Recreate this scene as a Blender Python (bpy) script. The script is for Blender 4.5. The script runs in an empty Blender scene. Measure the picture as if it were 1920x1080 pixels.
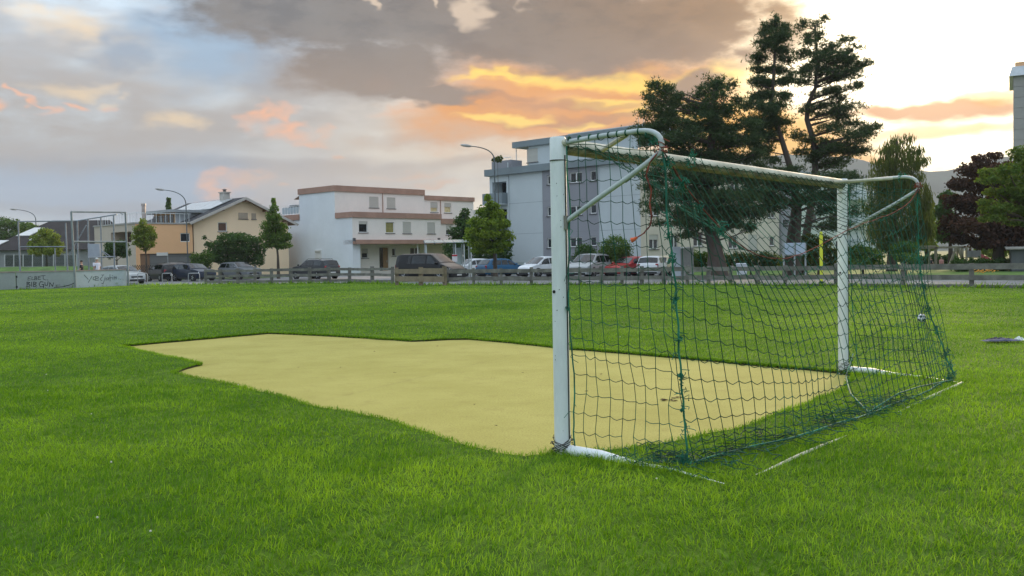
import bpy, bmesh, math, random
import numpy as np
from mathutils import Vector, Matrix, noise as mnoise
from mathutils.geometry import delaunay_2d_cdt

random.seed(7)
RNG = np.random.default_rng(7)
R = math.radians
scene = bpy.context.scene
COL = scene.collection

# ------------------------------------------------------------------ camera
FPX, PITCH, ROLL, CAM_H = 1768.7, R(1.865), R(1.016), 1.288
cF = Vector((0, math.cos(PITCH), -math.sin(PITCH)))
cU0 = Vector((0, math.sin(PITCH), math.cos(PITCH)))
cR0 = Vector((1, 0, 0))
cR = math.cos(ROLL) * cR0 - math.sin(ROLL) * cU0
cU = math.sin(ROLL) * cR0 + math.cos(ROLL) * cU0
CAM = Vector((0, 0, CAM_H))
cam_d = bpy.data.cameras.new('camera')
cam_d.sensor_width = 36.0
cam_d.lens = 36.0 * FPX / 1920.0
cam_d.clip_start = 0.05
cam_d.clip_end = 20000.0
cam = bpy.data.objects.new('camera', cam_d)
COL.objects.link(cam)
m = Matrix.Identity(4)
for i in range(3):
    m[i][0] = cR[i]; m[i][1] = cU[i]; m[i][2] = -cF[i]; m[i][3] = CAM[i]
cam.matrix_world = m
scene.camera = cam


def ray(px, py):
    return cF + (px - 960) / FPX * cR + (540 - py) / FPX * cU


def at(px, py, Y):
    d = ray(px, py)
    return CAM + d * (Y / d.y)


def gnd(px, py, z=0.0):
    d = ray(px, py)
    return CAM + d * ((z - CAM_H) / d.z)


def S(h):
    """sRGB hex -> linear"""
    h = h.lstrip('#')
    o = []
    for i in (0, 2, 4):
        c = int(h[i:i + 2], 16) / 255
        o.append(c / 12.92 if c <= .04045 else ((c + .055) / 1.055) ** 2.4)
    return tuple(o)


# ------------------------------------------------------------------ node expressions
class X:
    """tiny wrapper that turns arithmetic into math nodes"""
    nt = None

    def __init__(s, sock): s.s = sock

    @staticmethod
    def op(o, *a, clamp=False):
        n = X.nt.nodes.new('ShaderNodeMath'); n.operation = o; n.use_clamp = clamp
        for i, v in enumerate(a):
            if isinstance(v, X): X.nt.links.new(v.s, n.inputs[i])
            else: n.inputs[i].default_value = v
        return X(n.outputs[0])

    def __add__(s, b): return X.op('ADD', s, b)
    __radd__ = __add__
    def __sub__(s, b): return X.op('SUBTRACT', s, b)
    def __rsub__(s, b): return X.op('SUBTRACT', b, s)
    def __mul__(s, b): return X.op('MULTIPLY', s, b)
    __rmul__ = __mul__
    def __truediv__(s, b): return X.op('DIVIDE', s, b)
    def __pow__(s, b): return X.op('POWER', s, b)


def sstep(v, lo, hi):
    n = X.nt.nodes.new('ShaderNodeMapRange'); n.interpolation_type = 'SMOOTHSTEP'
    X.nt.links.new(v.s, n.inputs[0])
    n.inputs[1].default_value = lo; n.inputs[2].default_value = hi
    n.inputs[3].default_value = 0; n.inputs[4].default_value = 1
    return X(n.outputs[0])


def cmix(fac, a, b, mode='MIX'):
    n = X.nt.nodes.new('ShaderNodeMix'); n.data_type = 'RGBA'; n.blend_type = mode
    n.clamp_factor = True
    for sock, v in ((n.inputs[0], fac), (n.inputs[6], a), (n.inputs[7], b)):
        if isinstance(v, X): X.nt.links.new(v.s, sock)
        elif isinstance(v, (int, float)): sock.default_value = v
        else: sock.default_value = (*v, 1)
    return X(n.outputs[2])


def noise_tex(vec, scale, detail=5, rough=.55, lac=2.0):
    n = X.nt.nodes.new('ShaderNodeTexNoise')
    if vec is not None: X.nt.links.new(vec.s, n.inputs['Vector'])
    n.inputs['Scale'].default_value = scale
    n.inputs['Detail'].default_value = detail
    n.inputs['Roughness'].default_value = rough
    n.inputs['Lacunarity'].default_value = lac
    return n


def vscale(vec, s):
    n = X.nt.nodes.new('ShaderNodeMapping'); n.vector_type = 'POINT'
    X.nt.links.new(vec.s, n.inputs[0]); n.inputs['Scale'].default_value = s
    return X(n.outputs[0])


# ------------------------------------------------------------------ sky
SUN_AZ, SUN_EL = R(24.4), R(11.0)       # azimuth measured from +Y towards +X
sun_dir = Vector((math.sin(SUN_AZ) * math.cos(SUN_EL), math.cos(SUN_AZ) * math.cos(SUN_EL), math.sin(SUN_EL)))
world = bpy.data.worlds.new('World')
scene.world = world
world.use_nodes = True
nt = world.node_tree
X.nt = nt
nt.nodes.clear()
out = nt.nodes.new('ShaderNodeOutputWorld')
bg = nt.nodes.new('ShaderNodeBackground')
nt.links.new(bg.outputs[0], out.inputs[0])
bg.inputs[1].default_value = 0.1
world.cycles.sampling_method = 'MANUAL'
world.cycles.sample_map_resolution = 256
tc = nt.nodes.new('ShaderNodeTexCoord')
D = X(tc.outputs['Generated'])
sky = nt.nodes.new('ShaderNodeTexSky')
sky.sky_type = 'NISHITA'
sky.sun_disc = False
sky.sun_elevation = SUN_EL
sky.sun_rotation = SUN_AZ
sky.altitude = 450
sky.air_density = 1.0; sky.dust_density = 1.6; sky.ozone_density = 1.0
sep = nt.nodes.new('ShaderNodeSeparateXYZ'); nt.links.new(D.s, sep.inputs[0])
dx, dy, dz = (X(sep.outputs[i]) for i in range(3))
az = X.op('ARCTAN2', dx, dy)
el = X.op('ARCSINE', dz)
# warped sky coordinates give the clouds ragged, billowing outlines
Dv = vscale(D, (1, 1, 2.0))
nA = noise_tex(Dv, 7.0, 4, .6)
sA = nt.nodes.new('ShaderNodeSeparateColor'); nt.links.new(nA.outputs['Color'], sA.inputs[0])
wa, we, wb = (X(sA.outputs[i]) - .5 for i in range(3))
nB = noise_tex(Dv, 3.0, 3, .58)
fb = X(nB.outputs[0]) - .5
nC = noise_tex(vscale(D, (1, 1, 4.5)), 5.0, 3, .6)
fc = X(nC.outputs[0]) - .5
nD = noise_tex(vscale(D, (1, 1, 2.6)), 24.0, 7, .64)
fn = X(nD.outputs[0]) - .5
azw = az + wa * .22 + fb * .1
elw = el + we * .085 + wb * .03
dot = nt.nodes.new('ShaderNodeVectorMath'); dot.operation = 'DOT_PRODUCT'
nt.links.new(D.s, dot.inputs[0]); dot.inputs[1].default_value = sun_dir
cosang = X(dot.outputs['Value'])
ang = X.op('ARCCOSINE', X.op('MINIMUM', X.op('MAXIMUM', cosang, -1), 1))


def sky_pos(px, py):
    d = ray(px, py).normalized()
    return math.atan2(d.x, d.y), math.asin(d.z)


WARPED = {}


def blob(px, py, rx, ry, warp=1.0):
    """elliptic distance from a direction in the sky, roughened by the warp; 1 on the outline"""
    a0, e0 = sky_pos(px, py)
    warp = 1.0 if warp > .75 else .5
    if warp not in WARPED:
        c = nt.nodes.new('ShaderNodeCombineXYZ')
        for i, (p, w) in enumerate(((az, azw), (el, elw))):
            nt.links.new((w if warp == 1.0 else p + (w - p) * warp).s, c.inputs[i])
        WARPED[warp] = c.outputs[0]
    ku, kv = FPX / rx, FPX / ry
    n = nt.nodes.new('ShaderNodeVectorMath'); n.operation = 'MULTIPLY_ADD'
    nt.links.new(WARPED[warp], n.inputs[0]); n.inputs[1].default_value = (ku, kv, 0); n.inputs[2].default_value = (-a0 * ku, -e0 * kv, 0)
    l = nt.nodes.new('ShaderNodeVectorMath'); l.operation = 'LENGTH'; nt.links.new(n.outputs[0], l.inputs[0])
    return X(l.outputs['Value'])


def cloud(bs, soft=.35, rag=.6):
    """mask of several patches, with wispy ragged borders"""
    o = bs[0]
    for b in bs[1:]: o = X.op('MINIMUM', o, b)
    return 1 - sstep(o + fn * rag, 1 - soft, 1 + soft)


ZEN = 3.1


def gray(v):
    n = nt.nodes.new('ShaderNodeCombineColor')
    for i in range(3): nt.links.new(v.s, n.inputs[i])
    return n.outputs[0]


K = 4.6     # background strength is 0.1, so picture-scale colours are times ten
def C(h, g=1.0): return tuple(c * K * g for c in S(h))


glow_wide = X.op('EXPONENT', ang * ang * (-1 / R(21) ** 2))
glow_mid = X.op('EXPONENT', ang * ang * (-1 / R(11) ** 2))
glow_core = X.op('EXPONENT', ang * ang * (-1 / R(4.2) ** 2))
glow_far = X.op('EXPONENT', ang * ang * (-1 / R(28) ** 2))
# clear air: Nishita, veiled by thin high cloud whose tint follows the distance from the sun
veil = cmix(sstep(el, 0.02, .32), C('#a9c0d6', .92), C('#b4c8d8', .95))
veil = cmix(glow_far, veil, C('#f8cc8c', .86))
base = cmix(.8, X(sky.outputs[0]), veil)
# broken grey-mauve cloud over the whole dome
cover = sstep(fc * 1.1 + fb * 1.3 + fn * .35, -.16, .14)
tint = cmix(glow_far, C('#b3b1b2', .76), C('#d4b090', .72))
tint = cmix(sstep(fn + fb * .6, -.16, .18), cmix(1.0, tint, (.72, .75, .80), 'MULTIPLY'), tint)
tint = cmix(sstep(el, .02, .15), C('#9ab2cc', .74), tint)
col = cmix(cover * .74, base, tint)
# blue gap, upper left
col = cmix(cloud([blob(410, 85, 130, 70), blob(250, 110, 60, 24), blob(470, 140, 70, 28)], .6, .8) * .8, col, C('#86aacb', .66))
# blue-grey stratus low on the left
col = cmix(cloud([blob(160, 350, 640, 52, .5)], .7, .5) * .8, col, C('#86acd2', .70))
col = cmix(cloud([blob(500, 312, 330, 11, .5), blob(120, 300, 240, 9, .5), blob(250, 392, 260, 10, .5)], .7, .7) * .6, col, C('#92a0b4', .62))
# large soft mauve bank, left and middle
col = cmix(cloud([blob(130, 190, 240, 90), blob(330, 240, 300, 55), blob(560, 175, 150, 66), blob(90, 255, 200, 36)], .5, .7) * (.72 + fn * .9), col, C('#b8b0ab', .62))
# cream sunlit heads
col = cmix(cloud([blob(110, 42, 74, 24), blob(30, 30, 50, 16), blob(185, 160, 42, 10), blob(340, 228, 36, 16), blob(215, 190, 18, 6), blob(165, 60, 30, 16)], .8, 1.6) * (.55 + fn * 1.4), col, C('#f0d2a4', .84))
# salmon puffs
col = cmix(cloud([blob(488, 226, 16, 28), blob(505, 254, 32, 9), blob(560, 268, 50, 6), blob(578, 264, 15, 10), blob(430, 340, 34, 9), blob(505, 332, 46, 7), blob(410, 355, 26, 7),
              blob(735, 326, 46, 7), blob(775, 350, 50, 6), blob(730, 220, 44, 6), blob(680, 160, 34, 13), blob(8, 185, 18, 8), blob(95, 176, 7, 7), blob(140, 186, 10, 6), blob(208, 200, 14, 5), blob(605, 345, 10, 4), blob(640, 290, 16, 5)], .8, 2.6) * (.62 + fn * 2.2), col, C('#ffb482', .82))
col = cmix(cloud([blob(810, 262, 130, 14, .5), blob(520, 378, 60, 24), blob(860, 300, 90, 9, .5)], .6, .8) * .6, col, C('#aeaab0', .68))
# thin peach veil down to the roofs left of centre
col = cmix(cloud([blob(840, 270, 230, 90), blob(700, 330, 200, 50)], .7, .6) * .6, col, C('#dcc0a0', .66))
# golden field under the dark deck
col = cmix(cloud([blob(1160, 190, 330, 92), blob(980, 225, 220, 50), blob(1340, 180, 170, 90), blob(1540, 270, 230, 66)], .5, .6) * (.9 + fc * .5), col, C('#ffa638', .66))
col = cmix(cloud([blob(1180, 148, 200, 18), blob(1000, 152, 120, 9), blob(1290, 212, 130, 22), blob(1390, 130, 60, 30), blob(920, 238, 60, 9), blob(1120, 200, 70, 12), blob(1060, 250, 60, 7), blob(1500, 262, 150, 40), blob(1430, 200, 60, 30)], .5, 1.2) * .92, col, C('#ffd052', .95))
col = cmix(cloud([blob(1060, 208, 130, 9), blob(1150, 234, 140, 8), blob(930, 197, 60, 8), blob(1000, 245, 80, 7), blob(1240, 178, 60, 7), blob(1180, 262, 70, 8)], .6, 1.2) * .62, col, C('#c98a5e', .64))
# blown-out sky round the sun
col = cmix(cloud([blob(1765, 80, 300, 190, .5), blob(1775, 285, 150, 34, .5)], .40, .5), col, C('#fff3d2', 1.9))
# dark deck, top centre
deck = cloud([blob(960, 50, 430, 84), blob(690, 135, 170, 56), blob(1290, 35, 180, 78), blob(560, 40, 190, 62), blob(800, 186, 120, 22)], .30, .75)
dcol = cmix(sstep(az, -.22, .26), C('#938d89', .42), C('#a8845f', .44))
dcol = cmix(sstep(fb + fn * 1.5, -.16, .18), cmix(1.0, dcol, (.68, .69, .73), 'MULTIPLY'), dcol)
dcol = cmix(sstep(el, .17, .25), C('#a8917f', .50), dcol)
col = cmix(deck * .95, col, dcol)
col = cmix(cloud([blob(1300, 150, 60, 22), blob(1265, 205, 44, 13)], .4, .9) * .9, col, C('#a88a7c', .52))
col = cmix(cloud([blob(692, 14, 8, 16), blob(905, 45, 28, 30), blob(1018, 16, 12, 16), blob(830, 22, 12, 6), blob(900, 30, 12, 10)], .5, 1.2) * .75, col, C('#e0c8ae', .72))
# the sun's own glare through the cloud gap
col = cmix(glow_core, col, C('#fff0c8', 3.2), 'ADD')
col = cmix(glow_mid * .22, col, C('#ffac30', 1.0), 'ADD')
# lit cloud streaks in front of the glare
col = cmix(cloud([blob(1520, 268, 130, 36), blob(1600, 292, 90, 18), blob(1440, 235, 70, 30)], .6, 1.0) * .85, col, C('#ffb420', 1.05))
col = cmix(cloud([blob(1810, 206, 140, 15, .5), blob(1690, 213, 80, 9, .5)], .5, .7) * .9, col, C('#e89038', .74))
col = cmix(cloud([blob(1790, 238, 140, 11, .5), blob(1870, 180, 80, 12, .5)], .6, .7) * .75, col, C('#ffb43a', .9))
# overhead sky brightened beyond the overcast law as added fill for ground and facades
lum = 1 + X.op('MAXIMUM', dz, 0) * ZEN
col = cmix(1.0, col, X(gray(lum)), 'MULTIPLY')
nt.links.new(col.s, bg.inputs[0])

# ------------------------------------------------------------------ sun
sl = bpy.data.lights.new('sun', 'SUN')
sl.energy = 2.2
sl.angle = R(10)
sl.color = (1.0, .74, .45)
sun = bpy.data.objects.new('sun', sl)
COL.objects.link(sun)
sun.rotation_mode = 'QUATERNION'
sun.rotation_quaternion = (-sun_dir).to_track_quat('-Z', 'Y')
sun.location = (60, 120, 60)

# ------------------------------------------------------------------ exposure
scene.view_settings.view_transform = 'Standard'
scene.view_settings.look = 'None'
scene.view_settings.gamma = 1.0
scene.view_settings.use_curve_mapping = False
scene.view_settings.exposure = 1.02
scene.cycles.max_bounces = 4
scene.cycles.diffuse_bounces = 3
scene.cycles.glossy_bounces = 2
scene.cycles.transmission_bounces = 2
scene.cycles.transparent_max_bounces = 8
scene.cycles.volume_bounces = 0
scene.cycles.caustics_reflective = False
scene.cycles.caustics_refractive = False
scene.cycles.sample_clamp_indirect = 4.0

# ------------------------------------------------------------------ materials
MATS = {}


def mat(name, col, rough=.8, var=.12, scale=2.0, bump=0., bscale=None, metal=0., spec=.4, col2=None, coat=0., stretch=(1, 1, 1), fine=0., attr=False):
    if name in MATS: return MATS[name]
    if isinstance(col, str): col = S(col)
    if isinstance(col2, str): col2 = S(col2)
    mt = bpy.data.materials.new(name); mt.use_nodes = True
    t = mt.node_tree; X.nt = t
    b = t.nodes['Principled BSDF']
    b.inputs['Roughness'].default_value = rough
    b.inputs['Metallic'].default_value = metal
    b.inputs['Specular IOR Level'].default_value = spec
    b.inputs['Coat Weight'].default_value = coat
    tcn = t.nodes.new('ShaderNodeTexCoord')
    v = vscale(X(tcn.outputs['Object']), stretch)
    nz = noise_tex(v, scale, 6, .6)
    f = sstep(X(nz.outputs[0]), .3, .7)
    lo = tuple(c * (1 - var) for c in col)
    hi = col2 or tuple(min(1, c * (1 + var)) for c in col)
    cc = cmix(f, lo, hi)
    if fine:
        n2 = noise_tex(v, scale * 9, 4, .7)
        g = sstep(X(n2.outputs[0]), .35, .65)
        cc = cmix(g * fine, cc, tuple(c * .55 for c in col))
    t.links.new(cc.s, b.inputs['Base Color'])
    if bump:
        nb = noise_tex(v, bscale or scale * 6, 4, .6)
        bn = t.nodes.new('ShaderNodeBump'); bn.inputs['Strength'].default_value = bump
        bn.inputs['Distance'].default_value = .02
        t.links.new(nb.outputs[0], bn.inputs['Height'])
        t.links.new(bn.outputs[0], b.inputs['Normal'])
    MATS[name] = mt
    return mt


def leafmat(name, c1, c2, trans=.4, rough=.6):
    if name in MATS: return MATS[name]
    mt = bpy.data.materials.new(name); mt.use_nodes = True
    t = mt.node_tree; X.nt = t; t.nodes.clear()
    o = t.nodes.new('ShaderNodeOutputMaterial')
    at_ = t.nodes.new('ShaderNodeAttribute'); at_.attribute_name = 'tone'
    c = cmix(X(at_.outputs['Fac']), c1, c2)
    d = t.nodes.new('ShaderNodeBsdfPrincipled'); d.inputs['Roughness'].default_value = rough
    d.inputs['Specular IOR Level'].default_value = .12
    t.links.new(c.s, d.inputs['Base Color'])
    tr = t.nodes.new('ShaderNodeBsdfTranslucent')
    c3 = cmix(1.0, c, (1.25, 1.3, .6), 'MULTIPLY')
    t.links.new(c3.s, tr.inputs[0])
    mx = t.nodes.new('ShaderNodeMixShader'); mx.inputs[0].default_value = trans
    t.links.new(d.outputs[0], mx.inputs[1]); t.links.new(tr.outputs[0], mx.inputs[2])
    t.links.new(mx.outputs[0], o.inputs[0])
    MATS[name] = mt
    return mt


def glassmat(name, col='#20262a', rough=.06):
    if name in MATS: return MATS[name]
    mt = mat(name, col, rough, .15, .8, spec=.5)
    mt.node_tree.nodes['Principled BSDF'].inputs['IOR'].default_value = 1.5
    return mt


# ------------------------------------------------------------------ mesh helpers
def tag(o, label=None, cat=None, group=None, kind=None):
    if label: o['label'] = label
    if cat: o['category'] = cat
    if group: o['group'] = group
    if kind: o['kind'] = kind
    return o


def empty(name, loc=(0, 0, 0), rz=0., label=None, cat=None, group=None):
    o = bpy.data.objects.new(name, None); COL.objects.link(o)
    o.empty_display_size = .2
    o.location = loc; o.rotation_euler = (0, 0, rz)
    return tag(o, label, cat, group)


def np_obj(name, verts, faces_n, loops, material, parent=None, smooth=False, tone=None):
    """verts (N,3); loops flat vertex indices; faces_n: vertices per face (int or array)"""
    me = bpy.data.meshes.new(name)
    verts = np.asarray(verts, np.float32); loops = np.asarray(loops, np.int32).ravel()
    if np.isscalar(faces_n): faces_n = np.full(len(loops) // faces_n, faces_n, np.int32)
    me.vertices.add(len(verts)); me.vertices.foreach_set('co', verts.ravel())
    me.loops.add(len(loops)); me.loops.foreach_set('vertex_index', loops)
    me.polygons.add(len(faces_n))
    st = np.zeros(len(faces_n), np.int32); st[1:] = np.cumsum(faces_n)[:-1]
    me.polygons.foreach_set('loop_start', st)
    if smooth: me.polygons.foreach_set('use_smooth', np.ones(len(faces_n), bool))
    if tone is not None:
        a = me.attributes.new('tone', 'FLOAT', 'POINT'); a.data.foreach_set('value', np.asarray(tone, np.float32))
    me.update(calc_edges=True)
    me.materials.append(material)
    o = bpy.data.objects.new(name, me); COL.objects.link(o)
    if parent: o.parent = parent
    return o


class MB:
    def __init__(s): s.v = []; s.f = []

    def add(s, vs, fs):
        n = len(s.v); s.v += [tuple(v) for v in vs]; s.f += [tuple(i + n for i in f) for f in fs]
        return s

    def box(s, x0, x1, y0, y1, z0, z1):
        return s.add([(x0, y0, z0), (x1, y0, z0), (x1, y1, z0), (x0, y1, z0), (x0, y0, z1), (x1, y0, z1), (x1, y1, z1), (x0, y1, z1)],
                     [(3, 2, 1, 0), (4, 5, 6, 7), (0, 1, 5, 4), (1, 2, 6, 5), (2, 3, 7, 6), (3, 0, 4, 7)])

    def bbox(s, x0, x1, y0, y1, z0, z1, b=.01):
        """box with chamfered long edges"""
        bm = bmesh.new(); bmesh.ops.create_cube(bm, size=1)
        for v in bm.verts:
            v.co = Vector(((x0 + x1) / 2 + v.co.x * (x1 - x0), (y0 + y1) / 2 + v.co.y * (y1 - y0), (z0 + z1) / 2 + v.co.z * (z1 - z0)))
        bmesh.ops.bevel(bm, geom=bm.edges[:], offset=b, segments=1, affect='EDGES')
        bm.verts.index_update()
        s.add([v.co[:] for v in bm.verts], [[v.index for v in f.verts] for f in bm.faces]); bm.free()
        return s

    def beam(s, p, q, w, h, up=(0, 0, 1)):
        p, q = Vector(p), Vector(q); d = (q - p).normalized()
        side = d.cross(Vector(up))
        if side.length < 1e-4: side = Vector((1, 0, 0))
        side.normalize(); u = side.cross(d)
        c = [(-w / 2, -h / 2), (w / 2, -h / 2), (w / 2, h / 2), (-w / 2, h / 2)]
        vs = [p + side * a + u * b for a, b in c] + [q + side * a + u * b for a, b in c]
        return s.add(vs, [(3, 2, 1, 0), (4, 5, 6, 7), (0, 1, 5, 4), (1, 2, 6, 5), (2, 3, 7, 6), (3, 0, 4, 7)])

    def tube(s, pts, r, n=8, cap=True, r1=None):
        pts = [Vector(p) for p in pts]; k = len(pts)
        rs = r if isinstance(r, (list, tuple)) else [r + ((r1 if r1 is not None else r) - r) * i / max(1, k - 1) for i in range(k)]
        n0 = len(s.v); ref = None
        for i, p in enumerate(pts):
            d = (pts[min(i + 1, k - 1)] - pts[max(i - 1, 0)])
            if d.length < 1e-9: d = Vector((0, 0, 1))
            d.normalize()
            if ref is None:
                ref = d.orthogonal().normalized()
            else:
                ref = (ref - d * ref.dot(d))
                ref = ref.normalized() if ref.length > 1e-5 else d.orthogonal().normalized()
            b = d.cross(ref)
            for j in range(n):
                a = 2 * math.pi * j / n
                s.v.append(tuple(p + (ref * math.cos(a) + b * math.sin(a)) * rs[i]))
        for i in range(k - 1):
            for j in range(n):
                a = n0 + i * n + j; b = n0 + i * n + (j + 1) % n
                s.f.append((a, b, b + n, a + n))
        if cap:
            s.f.append(tuple(n0 + j for j in reversed(range(n))))
            s.f.append(tuple(n0 + (k - 1) * n + j for j in range(n)))
        return s

    def prism(s, poly, h0, h1, f=lambda a, b, c: (a, b, c)):
        """extrude 2d polygon between h0 and h1; f maps (a,b,h) to xyz"""
        n = len(poly)
        vs = [f(a, b, h0) for a, b in poly] + [f(a, b, h1) for a, b in poly]
        return s.add(vs, [tuple(reversed(range(n))), tuple(range(n, 2 * n))] + [(i, (i + 1) % n, n + (i + 1) % n, n + i) for i in range(n)])

    def lathe(s, prof, n=12, c=(0, 0, 0), axis='z'):
        n0 = len(s.v)
        for r, h in prof:
            for j in range(n):
                a = 2 * math.pi * j / n; u, w = r * math.cos(a), r * math.sin(a)
                p = {'z': (u, w, h), 'y': (u, h, w), 'x': (h, u, w)}[axis]
                s.v.append((c[0] + p[0], c[1] + p[1], c[2] + p[2]))
        for i in range(len(prof) - 1):
            for j in range(n):
                a = n0 + i * n + j; b = n0 + i * n + (j + 1) % n
                s.f.append((a, b, b + n, a + n))
        s.f.append(tuple(n0 + j for j in reversed(range(n)))); s.f.append(tuple(n0 + (len(prof) - 1) * n + j for j in range(n)))
        return s

    def build(s, name, material, parent=None, smooth=False, fix=True):
        me = bpy.data.meshes.new(name); me.from_pydata(s.v, [], s.f)
        if fix:
            bm = bmesh.new(); bm.from_mesh(me); bmesh.ops.recalc_face_normals(bm, faces=bm.faces[:]); bm.to_mesh(me); bm.free()
        if smooth:
            me.polygons.foreach_set('use_smooth', [True] * len(me.polygons))
            try: me.set_sharp_from_angle(angle=R(40))
            except Exception: pass
        me.materials.append(material)
        o = bpy.data.objects.new(name, me); COL.objects.link(o)
        if parent: o.parent = parent
        return o


def copy_tree(o, parent=None):
    c = o.copy(); COL.objects.link(c); c.parent = parent
    for ch in list(o.children): copy_tree(ch, c)
    return c


class Frame:
    """local frame of a building: x along its front (to the right, receding), y along its left flank"""
    def __init__(s, P, ang):
        s.P = Vector((P[0], P[1], 0)); s.a = ang
        s.ax = Vector((math.cos(ang), math.sin(ang), 0)); s.ay = Vector((-math.sin(ang), math.cos(ang), 0))

    def loc(s, p):
        d = Vector(p) - s.P
        return Vector((d.dot(s.ax), d.dot(s.ay), d.z))

    def fy(s, px, py, y0=0.):          # hit the plane y = y0 -> (x, z)
        d = ray(px, py); t = (y0 - s.loc(CAM).y) / d.dot(s.ay)
        q = s.loc(CAM + d * t); return q.x, q.z

    def fx(s, px, py, x0=0.):          # hit the plane x = x0 -> (y, z)
        d = ray(px, py); t = (x0 - s.loc(CAM).x) / d.dot(s.ax)
        q = s.loc(CAM + d * t); return q.y, q.z

# ================================================================== ground
ROAD_Z = -0.25
edge_px = [(0, 543), (141, 540), (237, 535.5), (420, 533), (650, 531), (780, 535), (900, 535), (1050, 535), (1300, 534.5), (1600, 537.5), (1820, 540), (1920, 541)]
edge = [gnd(*p).xy for p in edge_px]
d0 = (edge[0] - edge[1]).normalized(); d1 = (edge[-1] - edge[-2]).normalized()
edge = [edge[0] + d0 * 30] + edge + [edge[-1] + d1 * 30]
lawn_outer = [Vector((-62, 30)), Vector((-62, -14)), Vector((52, -14))]
lawn_poly = lawn_outer + [e.copy() for e in reversed(edge)]

mat_px = [(226, 651), (330, 641.5), (420, 633.5), (505, 626), (600, 630), (700, 636), (775, 641), (800, 640), (840, 637.5), (880, 637), (960, 644),
          (1047, 654), (1150, 662), (1300, 675), (1450, 689), (1570, 700), (1598, 706), (1585, 732), (1500, 764), (1432, 788), (1380, 810), (1325, 820),
          (1240, 838), (1150, 848), (1080, 852), (1030, 856), (985, 862), (930, 856), (870, 841), (800, 816), (745, 797), (700, 786), (655, 777), (605, 770),
          (560, 756), (520, 745), (480, 736), (425, 722), (370, 712), (322, 702), (350, 693), (381, 685), (350, 678), (300, 668)]
mat_poly0 = [gnd(*p, -.024).xy for p in mat_px]
mat_poly = []
for i, p in enumerate(mat_poly0):
    q = mat_poly0[(i + 1) % len(mat_poly0)]
    n = max(1, int((q - p).length / .12))
    straight = i < 3 or 11 <= i <= 15
    for k in range(n):
        w = p.lerp(q, k / n)
        j = mnoise.noise(Vector((w.x * 2.3, w.y * 2.3, 0)))
        amp = .030 if straight else .040
        nn = (q - p).normalized(); nn = Vector((-nn.y, nn.x))
        mat_poly.append(w + nn * j * amp)
MAT_XY = np.array([(p.x, p.y) for p in mat_poly])


def inside(P, poly):
    x, y = P[:, 0], P[:, 1]; r = np.zeros(len(P), bool); n = len(poly)
    for i in range(n):
        x0, y0 = poly[i]; x1, y1 = poly[(i + 1) % n]
        if y0 == y1: continue
        c = ((y0 > y) != (y1 > y)) & (x < (x1 - x0) * (y - y0) / (y1 - y0) + x0)
        r ^= c
    return r


def edge_dist(P, poly):
    d = np.full(len(P), 1e9)
    for i in range(len(poly)):
        a = poly[i]; b = poly[(i + 1) % len(poly)]; ab = b - a; L = (ab ** 2).sum() + 1e-12
        t = np.clip(((P - a) @ ab) / L, 0, 1)
        d = np.minimum(d, np.hypot(P[:, 0] - a[0] - t * ab[0], P[:, 1] - a[1] - t * ab[1]))
    return d


def grass_ground_mat():
    mt = bpy.data.materials.new('lawn_turf'); mt.use_nodes = True
    t = mt.node_tree; X.nt = t; b = t.nodes['Principled BSDF']
    b.inputs['Roughness'].default_value = .95; b.inputs['Specular IOR Level'].default_value = .1
    tcn = t.nodes.new('ShaderNodeTexCoord'); v = X(tcn.outputs['Object'])
    n1 = X(noise_tex(v, .35, 5, .6).outputs[0]); n2 = X(noise_tex(v, 2.2, 5, .65).outputs[0]); n3 = X(noise_tex(vscale(v, (1, .35, 1)), 22, 5, .75).outputs[0])
    c = cmix(sstep(n1 * .55 + n2 * .45, .38, .62), (.062, .145, .013), (.128, .225, .023))
    c = cmix(sstep(n3, .3, .72), cmix(1.0, c, (.5, .52, .5), 'MULTIPLY'), cmix(1.0, c, (1.25, 1.18, 1.15), 'MULTIPLY'))
    t.links.new(c.s, b.inputs['Base Color'])
    bn = t.nodes.new('ShaderNodeBump'); bn.inputs['Strength'].default_value = .8; bn.inputs['Distance'].default_value = .05
    t.links.new(n3.s, bn.inputs['Height']); t.links.new(bn.outputs[0], b.inputs['Normal'])
    return mt


M_turf = grass_ground_mat()
# lawn sheet with the mat cut out
pts = [Vector((p.x, p.y)) for p in lawn_poly] + [Vector((p.x, p.y)) for p in mat_poly]
n0, n1 = len(lawn_poly), len(mat_poly)
ed = [(i, (i + 1) % n0) for i in range(n0)] + [(n0 + i, n0 + (i + 1) % n1) for i in range(n1)]
rv, re_, rf, *_ = delaunay_2d_cdt(pts, ed, [], 1, 1e-5)
cen = np.array([[sum(rv[i].x for i in f) / len(f), sum(rv[i].y for i in f) / len(f)] for f in rf])
ins = inside(cen, MAT_XY)
mb = MB(); mb.add([(v.x, v.y, 0) for v in rv], [f for f, k in zip(rf, ins) if not k])
lawn = tag(mb.build('lawn', M_turf), 'mown green lawn of the playing field', None, None, 'structure')
for p in lawn.data.polygons:
    if p.normal.z < 0: lawn.data.flip_normals(); break
# cut earth edge round the mat
M_soil = mat('dark_soil', (.040, .046, .018), .95, .4, 9, bump=.6)
mb = MB()
for i in range(n1):
    p, q = mat_poly[i], mat_poly[(i + 1) % n1]
    mb.add([(p.x, p.y, -.06), (q.x, q.y, -.06), (q.x, q.y, -.002), (p.x, p.y, -.002)], [(0, 1, 2, 3)])
mb.build('soil_edge', M_soil, lawn)

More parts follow.
